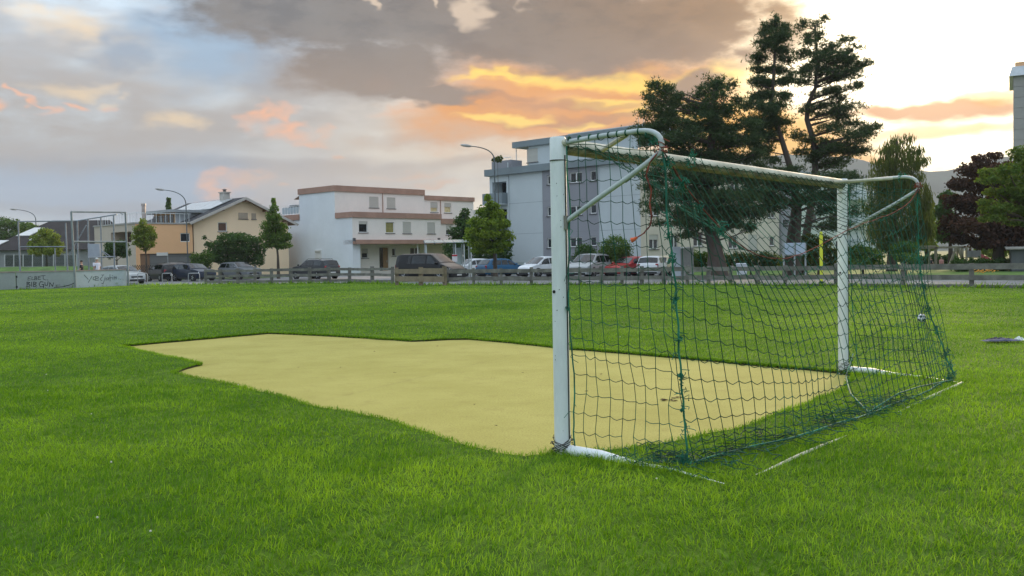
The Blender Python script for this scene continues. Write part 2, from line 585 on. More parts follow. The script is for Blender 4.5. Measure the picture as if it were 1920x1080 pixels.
# worn yellow goalmouth surface
mt = bpy.data.materials.new('yellow_turf_mat'); mt.use_nodes = True
t = mt.node_tree; X.nt = t; b = t.nodes['Principled BSDF']
b.inputs['Roughness'].default_value = .95; b.inputs['Specular IOR Level'].default_value = .1
v = X(t.nodes.new('ShaderNodeTexCoord').outputs['Object'])
n1_ = X(noise_tex(v, .9, 5, .6).outputs[0]); n2_ = X(noise_tex(v, 60, 4, .75).outputs[0]); n3_ = X(noise_tex(vscale(v, (1, 2.6, 1)), 7, 6, .7).outputs[0])
c = cmix(sstep(n1_, .3, .7), (.405, .362, .098), (.48, .43, .13))
c = cmix(sstep(n2_, .42, .72) * .75, c, (.26, .21, .07))
c = cmix(sstep(n3_, .58, .78) * .32, c, (.25, .195, .075))
n4_ = X(noise_tex(v, 3.2, 6, .72).outputs[0]); c = cmix(sstep(n4_, .5, .72) * .38, c, (.30, .245, .075))
n5_ = X(noise_tex(v, 150, 2, .6).outputs[0]); c = cmix(sstep(n5_, .58, .72) * .7, c, (.19, .15, .05))
t.links.new(c.s, b.inputs['Base Color'])
bn = t.nodes.new('ShaderNodeBump'); bn.inputs['Strength'].default_value = .6; bn.inputs['Distance'].default_value = .008
t.links.new(n2_.s, bn.inputs['Height']); t.links.new(bn.outputs[0], b.inputs['Normal'])
MATS['yellow_turf_mat'] = mt
# the mat is laid in three widths with narrow seams between them
seams = [((600, 762), (880, 697)), ((560, 664), (760, 645))]
big = [Vector((p.x, p.y)) for p in mat_poly]
matroot = empty('goalmouth_mat', (0, 6, -.024), 0, 'worn yellow synthetic turf surface let into the lawn in front of the goal', 'turf mat')
rv, re_, rf, *_ = delaunay_2d_cdt(big, [(i, (i + 1) % n1) for i in range(n1)], [], 1, 1e-5)
cen = np.array([[sum(rv[i].x for i in f) / len(f), sum(rv[i].y for i in f) / len(f)] for f in rf])
ins = inside(cen, MAT_XY)
mb = MB(); mb.add([(v.x, v.y - 6, 0) for v in rv], [f for f, k in zip(rf, ins) if k])
mo = mb.build('carpet', mt, matroot)
if mo.data.polygons[0].normal.z < 0: mo.data.flip_normals()
M_seam = mat('seam_dirt', (.20, .16, .06), .95, .5, 14)
for (a, b_) in (((575, 762), (960, 668)), ((500, 670), (830, 641))):
    p, q = gnd(*a, -.024), gnd(*b_, -.024); mb = MB(); n = 60
    nn = (q - p).normalized(); nn = Vector((-nn.y, nn.x, 0))
    for i in range(n):
        w0 = .0015 + .007 * max(0, -.05 + mnoise.noise(Vector((i * 1.7, a[0], 0)))); u0, u1 = p.lerp(q, i / n), p.lerp(q, (i + 1) / n)
        o_ = Vector((0, -6, .039))
        mb.add([u0 - nn * w0 + o_, u0 + nn * w0 + o_, u1 + nn * w0 + o_, u1 - nn * w0 + o_], [(0, 1, 2, 3)])
    s_ = mb.build('seam', M_seam, matroot)
# scraps of leaf and grit trodden into the mat
M_leaf_dry = mat('dry_leaf', (.10, .065, .03), .9, .4, 20)
mb = MB()
for px, py, s in [(1253, 750, .05), (1262, 752, .035), (1268, 747, .04), (333, 703, .03), (1100, 735, .012), (1128, 703, .014), (740, 700, .01), (890, 760, .01), (640, 690, .012), (980, 700, .01), (820, 650, .012), (560, 690, .012), (930, 800, .008), (700, 660, .014)]:
    p = gnd(px, py, -.024) - Vector((0, 6, -.024))
    for k in range(4):
        a = random.uniform(0, 6.28); r = s * random.uniform(.5, 1); o_ = Vector((random.uniform(-s, s), random.uniform(-s, s), 0))
        q = p + o_
        mb.add([q + Vector((math.cos(a) * r, math.sin(a) * r, .006)), q + Vector((math.cos(a + 2) * r * .5, math.sin(a + 2) * r * .5, .012)), q + Vector((math.cos(a + 3.6) * r, math.sin(a + 3.6) * r, .005)), q + Vector((math.cos(a + 5) * r * .5, math.sin(a + 5) * r * .5, .014))], [(0, 1, 2, 3)])
tag(mb.build('leaf_litter', M_leaf_dry, matroot, fix=False), kind='stuff')

# verge: the lawn's bank down to the street
M_verge = mat('verge_turf', (.06, .11, .02), .95, .35, 1.2, bump=.7, fine=.5)
mb = MB(); ext = []
for i, e in enumerate(edge):
    a = edge[max(0, i - 1)]; b_ = edge[min(len(edge) - 1, i + 1)]
    n = (b_ - a).normalized(); n = Vector((-n.y, n.x)); ext.append(e + n * 1.7)
for i in range(len(edge) - 1):
    a, b_, c, d = edge[i], edge[i + 1], ext[i + 1], ext[i]
    mb.add([(a.x, a.y, -.002), (b_.x, b_.y, -.002), (c.x, c.y, ROAD_Z - .03), (d.x, d.y, ROAD_Z - .03)], [(0, 1, 2, 3)])
tag(mb.build('verge', M_verge), 'weedy grass bank between lawn and street', None, None, 'structure')

# country beyond, out to the mountains
M_country = mat('country_grass', (.07, .12, .03), .95, .3, .05, fine=.4)
mb = MB(); mb.add([(-2200, -165, ROAD_Z - .02), (2200, -165, ROAD_Z - .02), (2200, 2400, ROAD_Z - .02), (-2200, 2400, ROAD_Z - .02)], [(0, 1, 2, 3)])
tag(mb.build('ground', M_country), 'flat ground reaching to the mountains', None, None, 'structure')

# street and car park
M_asph = mat('asphalt', (.19, .19, .19), .9, .18, .6, bump=.3, bscale=40, fine=.25)
M_pave = mat('pavement', (.40, .36, .33), .9, .15, .8, fine=.2)
road_poly = [(-75, 55)] + [(e.x, e.y) for e in ext[2:]] + [(70, -2), (80, 20), (28, 47), (20, 52), (14, 57), (12.2, 74), (4, 82), (-4, 88), (-4, 97), (-20, 97), (-24, 88), (-40, 88), (-75, 84)]
rv, re_, rf, *_ = delaunay_2d_cdt([Vector(p) for p in road_poly], [(i, (i + 1) % len(road_poly)) for i in range(len(road_poly))], [], 1, 1e-5)
mb = MB(); mb.add([(v.x, v.y, ROAD_Z) for v in rv], rf)
ro = tag(mb.build('road', M_asph), 'grey asphalt street and parking strip behind the fence', None, None, 'structure')
if ro.data.polygons[0].normal.z < 0: ro.data.flip_normals()
# pale pavement and kerb on the near side of the street, right of the frame
mb = MB(); kb = MB()
pl = [gnd(x, y, ROAD_Z) for x, y in ((1180, 524), (1400, 523), (1600, 525), (1825, 527), (1960, 528))]
for i in range(len(pl) - 1):
    a, b_ = pl[i], pl[i + 1]; n = (b_ - a).normalized(); n = Vector((-n.y, n.x, 0))
    u = Vector((0, 0, .104))
    mb.add([a + u, b_ + u, b_ + n * 2.4 + u, a + n * 2.4 + u], [(0, 1, 2, 3)])
    kb.beam(a + Vector((0, 0, .055)), b_ + Vector((0, 0, .055)), .14, .11)
po = tag(mb.build('pavement', M_pave), 'pale pinkish pavement along the street', None, None, 'structure')
if po.data.polygons[0].normal.z < 0: po.data.flip_normals()
kb.build('kerb', mat('kerb_stone', (.55, .52, .48), .85, .15, 1), po)
# park lawns across the street
M_park = mat('park_lawn', (.085, .17, .022), .95, .25, .3, fine=.4)
mb = MB(); mb.add([(13.5, 57.5, ROAD_Z + .02), (26, 49.5, ROAD_Z + .02), (75, 24, ROAD_Z + .02), (120, 60, ROAD_Z + .02), (60, 130, ROAD_Z + .02), (13, 76, ROAD_Z + .02)], [(0, 1, 2, 3, 4, 5)])
tag(mb.build('park_lawn', M_park), 'sunny grass of the playground across the street', None, None, 'structure')

# mountains
M_mtn = mat('mountain', (.05, .075, .045), .95, .4, .01, fine=.4)
def ridge(name, pxs, Y, base_y, label, seed):
    nx, nyy = 160, 14; V_ = []; F_ = []
    xs = [p[0] for p in pxs]; ys = [p[1] for p in pxs]
    for i in range(nx):
        px = xs[0] + (xs[-1] - xs[0]) * i / (nx - 1)
        py = float(np.interp(px, xs, ys))
        top = at(px, py, Y); jag = mnoise.fractal(Vector((px * .02, seed, 0)), .9, 2.1, 6) * 4
        for j in range(nyy):
            k = j / (nyy - 1)
            z = -5 + (top.z + 5 + jag) * (1 - k) ** .9
            yy = Y - 300 * k + mnoise.fractal(Vector((px * .03, k * 4, seed)), .8, 2.2, 5) * 40 * math.sin(math.pi * min(1, k * 1.2))
            V_.append((top.x * (yy / Y) * (1 - .0 * k), yy, z))
    for i in range(nx - 1):
        for j in range(nyy - 1):
            a = i * nyy + j; F_.append((a, a + nyy, a + nyy + 1, a + 1))
    o = MB().add(V_, F_).build(name, M_mtn, smooth=True)
    return tag(o, label, None, None, 'structure')
ridge('mountain', [(-300, 470), (200, 452), (520, 440), (860, 400), (1150, 330), (1430, 296), (1480, 290), (1590, 292), (1640, 306), (1700, 316), (1745, 322), (1790, 316), (1850, 300), (1960, 285), (2200, 300)], 1800, 470, 'hazy mountain range on the horizon', 3.3)

# ================================================================== the goal
GA = R(39.27); GW, GH = 5.1, 2.06
GF = Frame((.313, 6.136), -GA)          # x = backwards, y = along the goal line
M_alu = mat('white_aluminium', (.76, .80, .80), .45, .12, 2.2, bump=.08, spec=.45, fine=.16, stretch=(1, 1, .25))
M_grime = mat('grimy_aluminium', '#b9b69f', .55, .2, 2.4, col2='#d6d3c2', fine=.35, stretch=(1, 1, 1))
M_dirt = mat('black_grime', (.03, .03, .025), .9, .4, 20)
goal = empty('football_goal', (.313, 6.136, 0), -GA, 'white aluminium football goal with grimy crossbar, standing on the yellow mat', 'football goal')


def post(y):
    mb = MB(); n = 20; pr = []
    # slightly oval profile, chamfered closed top
    rings = [(-.03, 1), (.0, 1), (1.86, 1), (GH - .012, 1), (GH, .88)]
    vs = []
    for z, k in rings:
        for j in range(n):
            a = 2 * math.pi * j / n
            vs.append((.055 * k * math.cos(a), y + .049 * k * math.sin(a), z))
    fs = []
    for i in range(len(rings) - 1):
        for j in range(n):
            fs.append((i * n + j, i * n + (j + 1) % n, (i + 1) * n + (j + 1) % n, (i + 1) * n + j))
    fs.append(tuple((len(rings) - 1) * n + j for j in range(n)))
    mb.add(vs, fs)
    p = mb.build('post', M_alu, goal, smooth=True)
    # groove for the net hooks down the back of the post, joint ring, bolts, scuffs
    MB().box(.0545, .0565, y - .006, y + .006, .1, GH - .12).build('net_groove', M_dirt, p)
    MB().lathe([(.0535, GH - .156), (.0562, GH - .154), (.0562, GH - .150), (.0535, GH - .148)], 24, (0, y, 0)).build('joint_ring', mat('joint_line', (.10, .10, .09), .8, .3, 8), p)
    b = MB(); b.lathe([(.011, -.0535), (.011, -.0475)], 8, (-.012, y, 1.06), 'y'); b.build('bolt', M_dirt, p)
    sc = MB()
    for k in range(16):
        a = random.uniform(-2.6, .6); z = random.uniform(.12, 1.9); h = random.uniform(.004, .012); w = random.uniform(.02, .12)
        q = [(.0556 * math.cos(a + s * w), y + .0496 * math.sin(a + s * w), z + t * h) for s, t in ((0, 0), (1, .3), (1, 1), (0, .8))]
        sc.add(q, [(0, 1, 2, 3)])
    tag(sc.build('scuff_marks', M_dirt, p, fix=False), kind='stuff')
    return p


for y in (0, GW): post(y)
# crossbar: oval tube with dirt and painted shade along its underside
mb = MB(); n = 20; K_ = 30; vs = []; fs = []
for i in range(K_ + 1):
    y = .052 + (GW - .104) * i / K_
    for j in range(n):
        a = 2 * math.pi * j / n
        vs.append((.055 * math.cos(a), y, GH - .056 + .052 * math.sin(a)))
for i in range(K_):
    for j in range(n): fs.append((i * n + j, i * n + (j + 1) % n, (i + 1) * n + (j + 1) % n, (i + 1) * n + j))
cb = mb.add(vs, fs).build('crossbar', M_grime, goal, smooth=True)
mb = MB()
for i in range(K_ * 3):       # black lichen line where the net channel runs
    y = .06 + (GW - .12) * i / (K_ * 3); w = .0025 + .006 * max(0, mnoise.noise(Vector((i * .31, 2, 0))) + .35); y2 = y + (GW - .12) / (K_ * 3) * random.uniform(.6, 1.0)
    a0, a1 = -.28 - w * 9, -.28 + w * 9
    mb.add([(.0558 * math.cos(a), yy, GH - .056 + .0528 * math.sin(a)) for a, yy in ((a0, y), (a1, y), (a1, y2), (a0, y2))], [(0, 1, 2, 3)])
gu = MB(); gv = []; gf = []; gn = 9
for i in range(K_ + 1):        # grime and the underside's shade, both painted into this darker strip
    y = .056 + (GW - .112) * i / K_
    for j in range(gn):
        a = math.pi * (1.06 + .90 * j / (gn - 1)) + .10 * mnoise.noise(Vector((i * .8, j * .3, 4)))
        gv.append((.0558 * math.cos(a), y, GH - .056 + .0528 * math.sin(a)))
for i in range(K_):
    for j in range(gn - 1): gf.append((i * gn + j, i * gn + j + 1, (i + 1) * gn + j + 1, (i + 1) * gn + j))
gu.add(gv, gf).build('underside_grime_shade', mat('bar_grime_shade', (.14, .125, .075), .8, .45, 3, col2=(.34, .31, .22), fine=.5), cb, smooth=True)
tag(mb.build('lichen_line', mat('lichen', (.04, .045, .02), .95, .4, 9), cb, fix=False), kind='stuff')


def arc_pts(p0, c, p1, n=8):
    p0, c, p1 = Vector(p0), Vector(c), Vector(p1)
    return [p0 * (1 - t) ** 2 + c * 2 * t * (1 - t) + p1 * t * t for t in [i / n for i in range(n + 1)]]


for y in (0, GW):
    # net hoop: top tube bending down and running forward to the post as brace
    pts = [(.05, y, 2.02), (.35, y, 2.035)] + [tuple(p) for p in arc_pts((.60, y, 2.04), (.80, y, 2.04), (.765, y, 1.90))]
    pts += [(.55, y, 1.775), (.3, y, 1.645), (.062, y, 1.515)]
    h = MB().tube(pts, .0165, 10).build('net_hoop', mat('weathered_tube', (.46, .51, .50), .5, .18, 3, fine=.2), goal, smooth=True)
    MB().box(.052, .075, y - .02, y + .02, 1.46, 1.55).build('clamp', mat('zinc', (.22, .21, .18), .5, .3, 12, metal=.6), h)
    MB().lathe([(.024, .045), (.024, .075)], 12, (0, y, 2.02), 'x').build('collar', M_grime, h)
    # short strut from hoop to crossbar
    s = 1 if y == 0 else -1
    MB().tube([(.52, y + s * .012, 2.03), (.06, y + s * .42, 2.0)], .016, 8).build('strut', M_grime, goal, smooth=True)
    # ground side rail, sinking into the turf
    pts = [(.05, y, .022), (.30, y, .018), (.52, y, -.006), (.8, y, -.018), (1.27, y - (.16 if y == 0 else .3), -.022)]
    MB().tube(pts, [.040, .037, .030, .026, .022], 12).build('ground_rail', M_alu, goal, smooth=True)
    mb = MB()
    for k in range(26):      # dead grass and cord wound round the foot
        a = random.uniform(0, 6.28); r = random.uniform(.05, .085); z = random.uniform(.0, .10)
        q = [Vector((r * math.cos(a + t * .5), y + r * math.sin(a + t * .5), z + .02 * math.sin(t + k))) for t in range(5)]
        mb.tube(q, .0028, 3, False)
    tag(mb.build('foot_tangle', mat('old_cord', (.06, .06, .055), .9, .4, 9), goal, fix=False), kind='stuff')
MB().tube([(1.27, -.18, -.022), (1.28, .3, -.008), (1.28, .8, .002), (1.28, 1.2, -.002), (1.285, 2.0, -.022), (1.27, 2.8, -.012), (1.26, 3.6, .002), (1.26, GW - .32, .004)], .013, 10).build('rear_rail', M_grime, goal, smooth=True)

# ------------------------------------------------------------------ net (hangs from the goal, so a thing of its own)
M_cord = mat('green_net_cord', (.010, .052, .030), .8, .35, 3, col2=(.020, .125, .068))
M_cord_hi = mat('green_net_rope', (.010, .085, .052), .75, .3, 6, col2=(.022, .22, .13))
net = empty('goal_net', (.313, 6.136, 0), -GA, 'slack dark green knotted goal net with patched torn meshes', 'goal net')


class Strands:
    """many thin three-sided cords collected in one mesh"""
    def __init__(s): s.v = []; s.f = []

    def cord(s, pts, r, n=3):
        m_ = MB(); m_.tube(pts, r, n, False); k = len(s.v)
        s.v += m_.v; s.f += [tuple(i + k for i in f) for f in m_.f]

    def knot(s, p, r):
        k = len(s.v); p = Vector(p)
        s.v += [tuple(p + Vector(d) * r) for d in ((1, 0, 0), (-1, 0, 0), (0, 1, 0), (0, -1, 0), (0, 0, 1), (0, 0, -1))]
        s.f += [tuple(i + k for i in f) for f in ((0, 2, 4), (2, 1, 4), (1, 3, 4), (3, 0, 4), (2, 0, 5), (1, 2, 5), (3, 1, 5), (0, 3, 5))]

    def build(s, name, m_, parent):
        o = MB(); o.v = s.v; o.f = s.f
        return tag(o.build(name, m_, parent, fix=False), kind='stuff')


def lerp(a, b, t): return a + (b - a) * t
def n3(*a): return mnoise.noise(Vector(a))


def weave(grid, r, st, knots=True, skip=lambda i, j, d: False, sag=.012, wob=.006):
    """grid[i][j] knots; cords along both directions, slack between knots along j-lines (rows)"""
    I, J = len(grid), len(grid[0])
    for i in range(I):
        for j in range(J):
            p = grid[i][j]
            if knots and 0 < i < I - 1: st.knot(p, r * 2.1)
            if i + 1 < I and not skip(i, j, 0):      # across (row direction): slack
                q = grid[i + 1][j]; mid = (p + q) / 2 + Vector((n3(i, j, 1) * wob, n3(i, j, 2) * wob, -sag * (.4 + random.random())))
                q1 = p.lerp(mid, .55) - Vector((0, 0, sag * .25)); st.cord([p, q1, mid, q], r)
            if j + 1 < J and not skip(i, j, 1):      # down: taut
                q = grid[i][j + 1]; mid = (p + q) / 2 + Vector((n3(i, j, 3) * wob, n3(i, j, 4) * wob, 0))
                st.cord([p, mid, q], r)


# side panels
def side_grid(y, far):
    I, J = (10, 17); g = []
    for i in range(I):
        u = i / (I - 1); col = []
        top = Vector((.07 + .70 * u, y, 2.03 - .10 * max(0, u - .9) * 10 * .9))
        xb = lerp(.10, .86, u) if not far else lerp(.16, 1.14, u)
        for j in range(J):
            v = j / (J - 1)
            x = lerp(top.x, xb, v ** (1.0 if not far else 2.2)) + .034 * n3(u * 5, v * 7, y) * (1 if 0 < i < I - 1 else .5)
            if not far: x += .05 * math.sin(v * math.pi) * u * .7
            else: x -= .03 * math.sin(v * math.pi) * u
            z = lerp(top.z, .03, v) + .022 * n3(u * 6, v * 9, 3 + y) * math.sin(math.pi * v)
            # meshes droop towards the middle and rear of the panel
            z -= .13 * math.sin(math.pi * min(1, v * 1.05)) * (u ** 1.1) * (1 - .35 * u) * (1 if not far else .6)
            z = max(z, .012 + .01 * abs(n3(i, j, 9)))
            yy = y + .05 * n3(u * 3, v * 3, 7 + y) * math.sin(math.pi * v) + (.10 if not far else -.1) * (v ** 3) * u
            col.append(Vector((x, yy, z)))
        g.append(col)
    return g


holes = {(4, 15), (5, 14), (7, 13)}
gN = side_grid(0, False); gFar = side_grid(GW, True)
st = Strands(); weave(gN, .0026, st, sag=.016, wob=.012, skip=lambda i, j, d: (i, j) in holes and d == 0); st.build('side_panel', M_cord, net)
st = Strands(); weave(gFar, .0034, st); st.build('side_panel', M_cord, net)
# rear of the roof hangs on a slack line: y along goal, sag in the middle
def slack(y):
    t = y / GW; s = 4 * t * (1 - t)
    skew = 1 + .25 * math.sin(2 * math.pi * t)
    return Vector((.775 - .10 * s, y, 1.90 - .60 * (s ** .8) * skew))


I = 42; JR, JB = 6, 13
gR, gB = [], []
for i in range(I):
    y = GW * i / (I - 1); t = i / (I - 1); k = slack(y); edge_ = min(t, 1 - t)
    a = Vector((.056, y, GH - .05))
    colr = []
    for j in range(JR + 1):
        v = j / JR; p = a.lerp(k, v); p.z -= .10 * math.sin(math.pi * v) * min(1, edge_ * 6)
        p += Vector((n3(i * .3, v * 2, 1), n3(i * .3, v * 2, 2), n3(i * .3, v * 2, 3))) * .035 * math.sin(math.pi * v)
        colr.append(p)
    gR.append(colr)
    gy = lerp(.10, 4.85, t); gx = lerp(.86, 1.15, min(1, t * 2.2)) + .05 * n3(t * 6, 0, 4)
    b_ = Vector((gx, gy, .03)); colb = []
    for j in range(JB + 1):
        v = j / JB; p = k.lerp(b_, v)
        p.x += .16 * math.sin(math.pi * v) * min(1, edge_ * 5) * (1 - .5 * v) + .12 * max(0, v - .75)
        p.z = k.z + (b_.z - k.z) * v ** .92
        p += Vector((n3(i * .25, v * 3, 11), n3(i * .25, v * 3, 12) * 1.4, n3(i * .25, v * 3, 13))) * .035 * math.sin(math.pi * v)
        p.y += .05 * math.sin(v * 7 + i * .4) * v
        p.z = max(p.z, .012); colb.append(p)
    gB.append(colb)
st = Strands(); weave(gR, .0028, st, knots=False, sag=.02); st.build('roof_panel', M_cord, net)
st = Strands(); weave(gB, .0030, st, sag=.018, wob=.01); st.build('back_panel', M_cord, net)
# spare netting lying in folds on the grass behind the goal
st = Strands()
for k in range(150):
    t = random.random() ** .9; y = lerp(.15, 3.4, t); x = lerp(.92, 1.12, t) + random.gauss(0, .10)
    a = random.gauss(0, .9) + (1.57 if random.random() < .5 else 0); q = []; p = Vector((x, y, .03))
    for s in range(6):
        q.append(p.copy()); a += random.gauss(0, .7); p += Vector((math.cos(a), math.sin(a), 0)) * .055; p.z = .018 + random.random() * .035
    st.cord(q, .0030)
for k in range(70):
    y = random.gauss(.12, .16); x = random.gauss(.66, .18); a = random.uniform(0, 6.28); q = []; p = Vector((x, y, .03))
    for s in range(6):
        q.append(p.copy()); a += random.gauss(0, .8); p += Vector((math.cos(a), math.sin(a), 0)) * .04; p.z = .015 + random.random() * .04
    st.cord(q, .0030)
st.build('fallen_folds', M_cord, net)

# border ropes
def rope(pts, r, name, m_=M_cord_hi, fray=0, seed=0):
    q = []
    pts = [Vector(p) for p in pts]
    for i in range(len(pts) - 1):
        for k in range(4):
            p = pts[i].lerp(pts[i + 1], k / 4); p += Vector((n3(i + k * .25, seed, 1), n3(i + k * .25, seed, 2), 0)) * .008; q.append(p)
    q.append(pts[-1])
    mb = MB(); mb.tube(q, r, 6)
    for k in range(fray):
        p = random.choice(q); d = [p]
        for s in range(3): d.append(d[-1] + Vector((random.gauss(0, .016), random.gauss(0, .016), random.gauss(-.006, .014))))
        mb.tube(d, r * .42, 3, False)
    return mb.build(name, m_, net, fix=False)


rope([gN[-1][j] for j in range(17)], .0062, 'corner_rope', fray=70, seed=1)
rope([gFar[-1][j] for j in range(17)], .0075, 'corner_rope', fray=60, seed=2)
rope([gN[0][j] for j in range(17)], .0050, 'edge_rope', seed=3, fray=8)
rope([gFar[0][j] for j in range(17)], .0050, 'edge_rope', seed=4, fray=8)
rope([Vector((.10, .0, .05)), Vector((.35, .03, .02)), Vector((.6, .05, .02)), Vector((.86, .10, .03))], .006, 'edge_rope', seed=5, fray=10)
rope([gB[i][-1] for i in range(0, I, 3)], .0062, 'hem_rope', seed=6, fray=50)
rope([Vector((.12, GW - .05, .2)), Vector((.35, GW - .9, .08)), Vector((.75, 3.2, .05)), Vector((1.13, 2.5, .03))], .007, 'hem_rope', seed=7, fray=20)
rope([Vector((1.14, 2.5, .03)), Vector((1.15, 3.2, .09)), Vector((1.16, 3.8, .08)), Vector((1.18, 4.75, .03))], .006, 'hem_rope', seed=8, fray=25)
# bunched knots of patching twine
def bunch(p, r, n, name='twine_knot'):
    mb = MB(); p = Vector(p)
    for k in range(n):
        q = [p + Vector((random.gauss(0, r * .5), random.gauss(0, r * .5), random.gauss(0, r * .6)))]
        for s in range(4): q.append(q[-1].lerp(p, .25) + Vector((random.gauss(0, r * .45), random.gauss(0, r * .45), random.gauss(-.1 * r, r * .5))))
        mb.tube(q, .0030, 3, False)
    return tag(mb.build(name, M_cord_hi, net, fix=False), kind='stuff')


for j, r in ((4, .018), (5, .022), (7, .016), (9, .016), (11, .02), (13, .018)): bunch(gN[-1][j], r, 9)
for j, r in ((4, .03), (6, .035), (7, .03), (8, .04), (10, .032), (12, .035), (14, .04), (15, .05)): bunch(gFar[-1][j], r, 10)
bunch((.83, .1, .05), .035, 22); bunch((1.14, 4.85, .04), .05, 20)
bunch(Vector((.77, .05, 1.85)), .04, 14); bunch(slack(.25) + Vector((0, 0, .02)), .04, 13); bunch(slack(.5), .035, 9); bunch((.66, .1, 1.99), .03, 8)
bunch(slack(.85), .04, 14); bunch((.06, 1.6, 2.0), .03, 12); bunch((.5, .9, 1.95), .035, 7); bunch((.06, .0, .95), .02, 7); bunch((.6, GW, 2.05), .03, 10)
for k in range(9):        # hooks tying the roof net to the hoop
    x = .10 + .072 * k + random.uniform(-.012, .012)
    MB().lathe([(.0190, -.005), (.0215, -.003), (.0215, .003), (.0190, .005)], 8, (x, 0, 2.025 + (.012 if x < .62 else -.015)), 'x').build('net_tie', M_cord, net) if x < .68 else None

# ------------------------------------------------------------------ red ropes
M_red = mat('red_rope', (.17, .035, .025), .85, .4, 14, col2=(.30, .075, .045))
def rope_thing(pts, r, label, extra=None, name='red_rope'):
    root = empty(name, (.313, 6.136, 0), -GA, label, 'rope')
    q = []; pts = [Vector(p) for p in pts]
    for i in range(len(pts) - 1):
        for k in range(5):
            q.append(pts[i].lerp(pts[i + 1], k / 5) + Vector((n3(i + k * .2, 3, r * 99), n3(i + k * .2, 8, 1), n3(i + k * .2, 5, 3))) * .006)
    q.append(pts[-1])
    for s in (0, 1):        # two twisted yarns
        w = []
        for i, p in enumerate(q):
            a = i * .9 + s * math.pi; w.append(p + Vector((math.cos(a), math.sin(a), math.sin(a) * .4)) * r * .8)
        MB().tube(w, r, 5).build('yarn', M_red, root, fix=False)
    if extra: extra(root)
    return root


def lash(c, n=11, r=.021):
    def f(root):
        mb = MB(); c_ = Vector(c)
        for k in range(n):
            a0 = random.uniform(0, 6.28); o_ = Vector((random.gauss(0, .015), random.gauss(0, .01), random.gauss(0, .028)))
            ax_ = Vector((random.gauss(0, .5), random.gauss(0, .3), 1)).normalized(); e1 = ax_.orthogonal().normalized(); e2 = ax_.cross(e1)
            mb.tube([c_ + o_ + (e1 * math.cos(a0 + t * .8) + e2 * math.sin(a0 + t * .8)) * r for t in range(8)], .0032, 4, False)
        mb.build('lashing', M_red, root, fix=False)
    return f


rope_thing([(.775, .0, 1.93), (.70, -.03, 1.84), (.68, -.04, 1.76), (.71, -.03, 1.68), (.70, -.03, 1.60), (.71, -.03, 1.52), (.70, -.035, 1.46), (.665, -.04, 1.42), (.62, -.05, 1.395)], .0034,
           'frayed red rope tied to the near goal hoop and hanging loose', lambda r_: (lash((.772, 0, 1.92))(r_), MB().tube([(.62, -.05, 1.395), (.605, -.055, 1.385), (.585, -.06, 1.378)], [.007, .011, .016], 6).build('frayed_end', mat('orange_fray', (.6, .12, .05), .9, .3, 20), r_)))
rope_thing([slack(GW * i / 24) + Vector((0, 0, .012)) for i in range(25)], .0028, 'long red rope sagging across the top rear edge of the goal net', lash((.772, GW, 1.93), 15, .025))

# ================================================================== grass blades
M_blade = leafmat('grass_blade', (.080, .195, .007), (.33, .50, .036), .42, .7)
FENCE_XY = np.array([(e.x, e.y) for e in lawn_poly])


def scatter(y0, y1, dens, margin=1.16):
    """points on the lawn between two distances, inside a widened view wedge"""
    n = int(dens * .543 * margin * (y1 ** 2 - y0 ** 2))
    y = np.sqrt(RNG.uniform(y0 ** 2, y1 ** 2, n)); x = RNG.uniform(-.543 * margin, .543 * margin, n) * y
    return np.stack([x, y], 1)


def tone_at(P, s, seed):
    o = np.zeros(len(P))
    G = 64
    tab = np.random.default_rng(seed).random((G, G))
    q = P * s
    for k, a in ((1, .5), (2.3, .3), (5.1, .2)):
        u = (q * k); i0 = np.floor(u).astype(int); f = u - i0; f = f * f * (3 - 2 * f)
        g = lambda i, j: tab[i % G, j % G]
        o += a * ((g(i0[:, 0], i0[:, 1]) * (1 - f[:, 0]) + g(i0[:, 0] + 1, i0[:, 1]) * f[:, 0]) * (1 - f[:, 1]) + (g(i0[:, 0], i0[:, 1] + 1) * (1 - f[:, 0]) + g(i0[:, 0] + 1, i0[:, 1] + 1) * f[:, 0]) * f[:, 1])
    return o


MAT0 = np.array([(p.x, p.y) for p in mat_poly0])


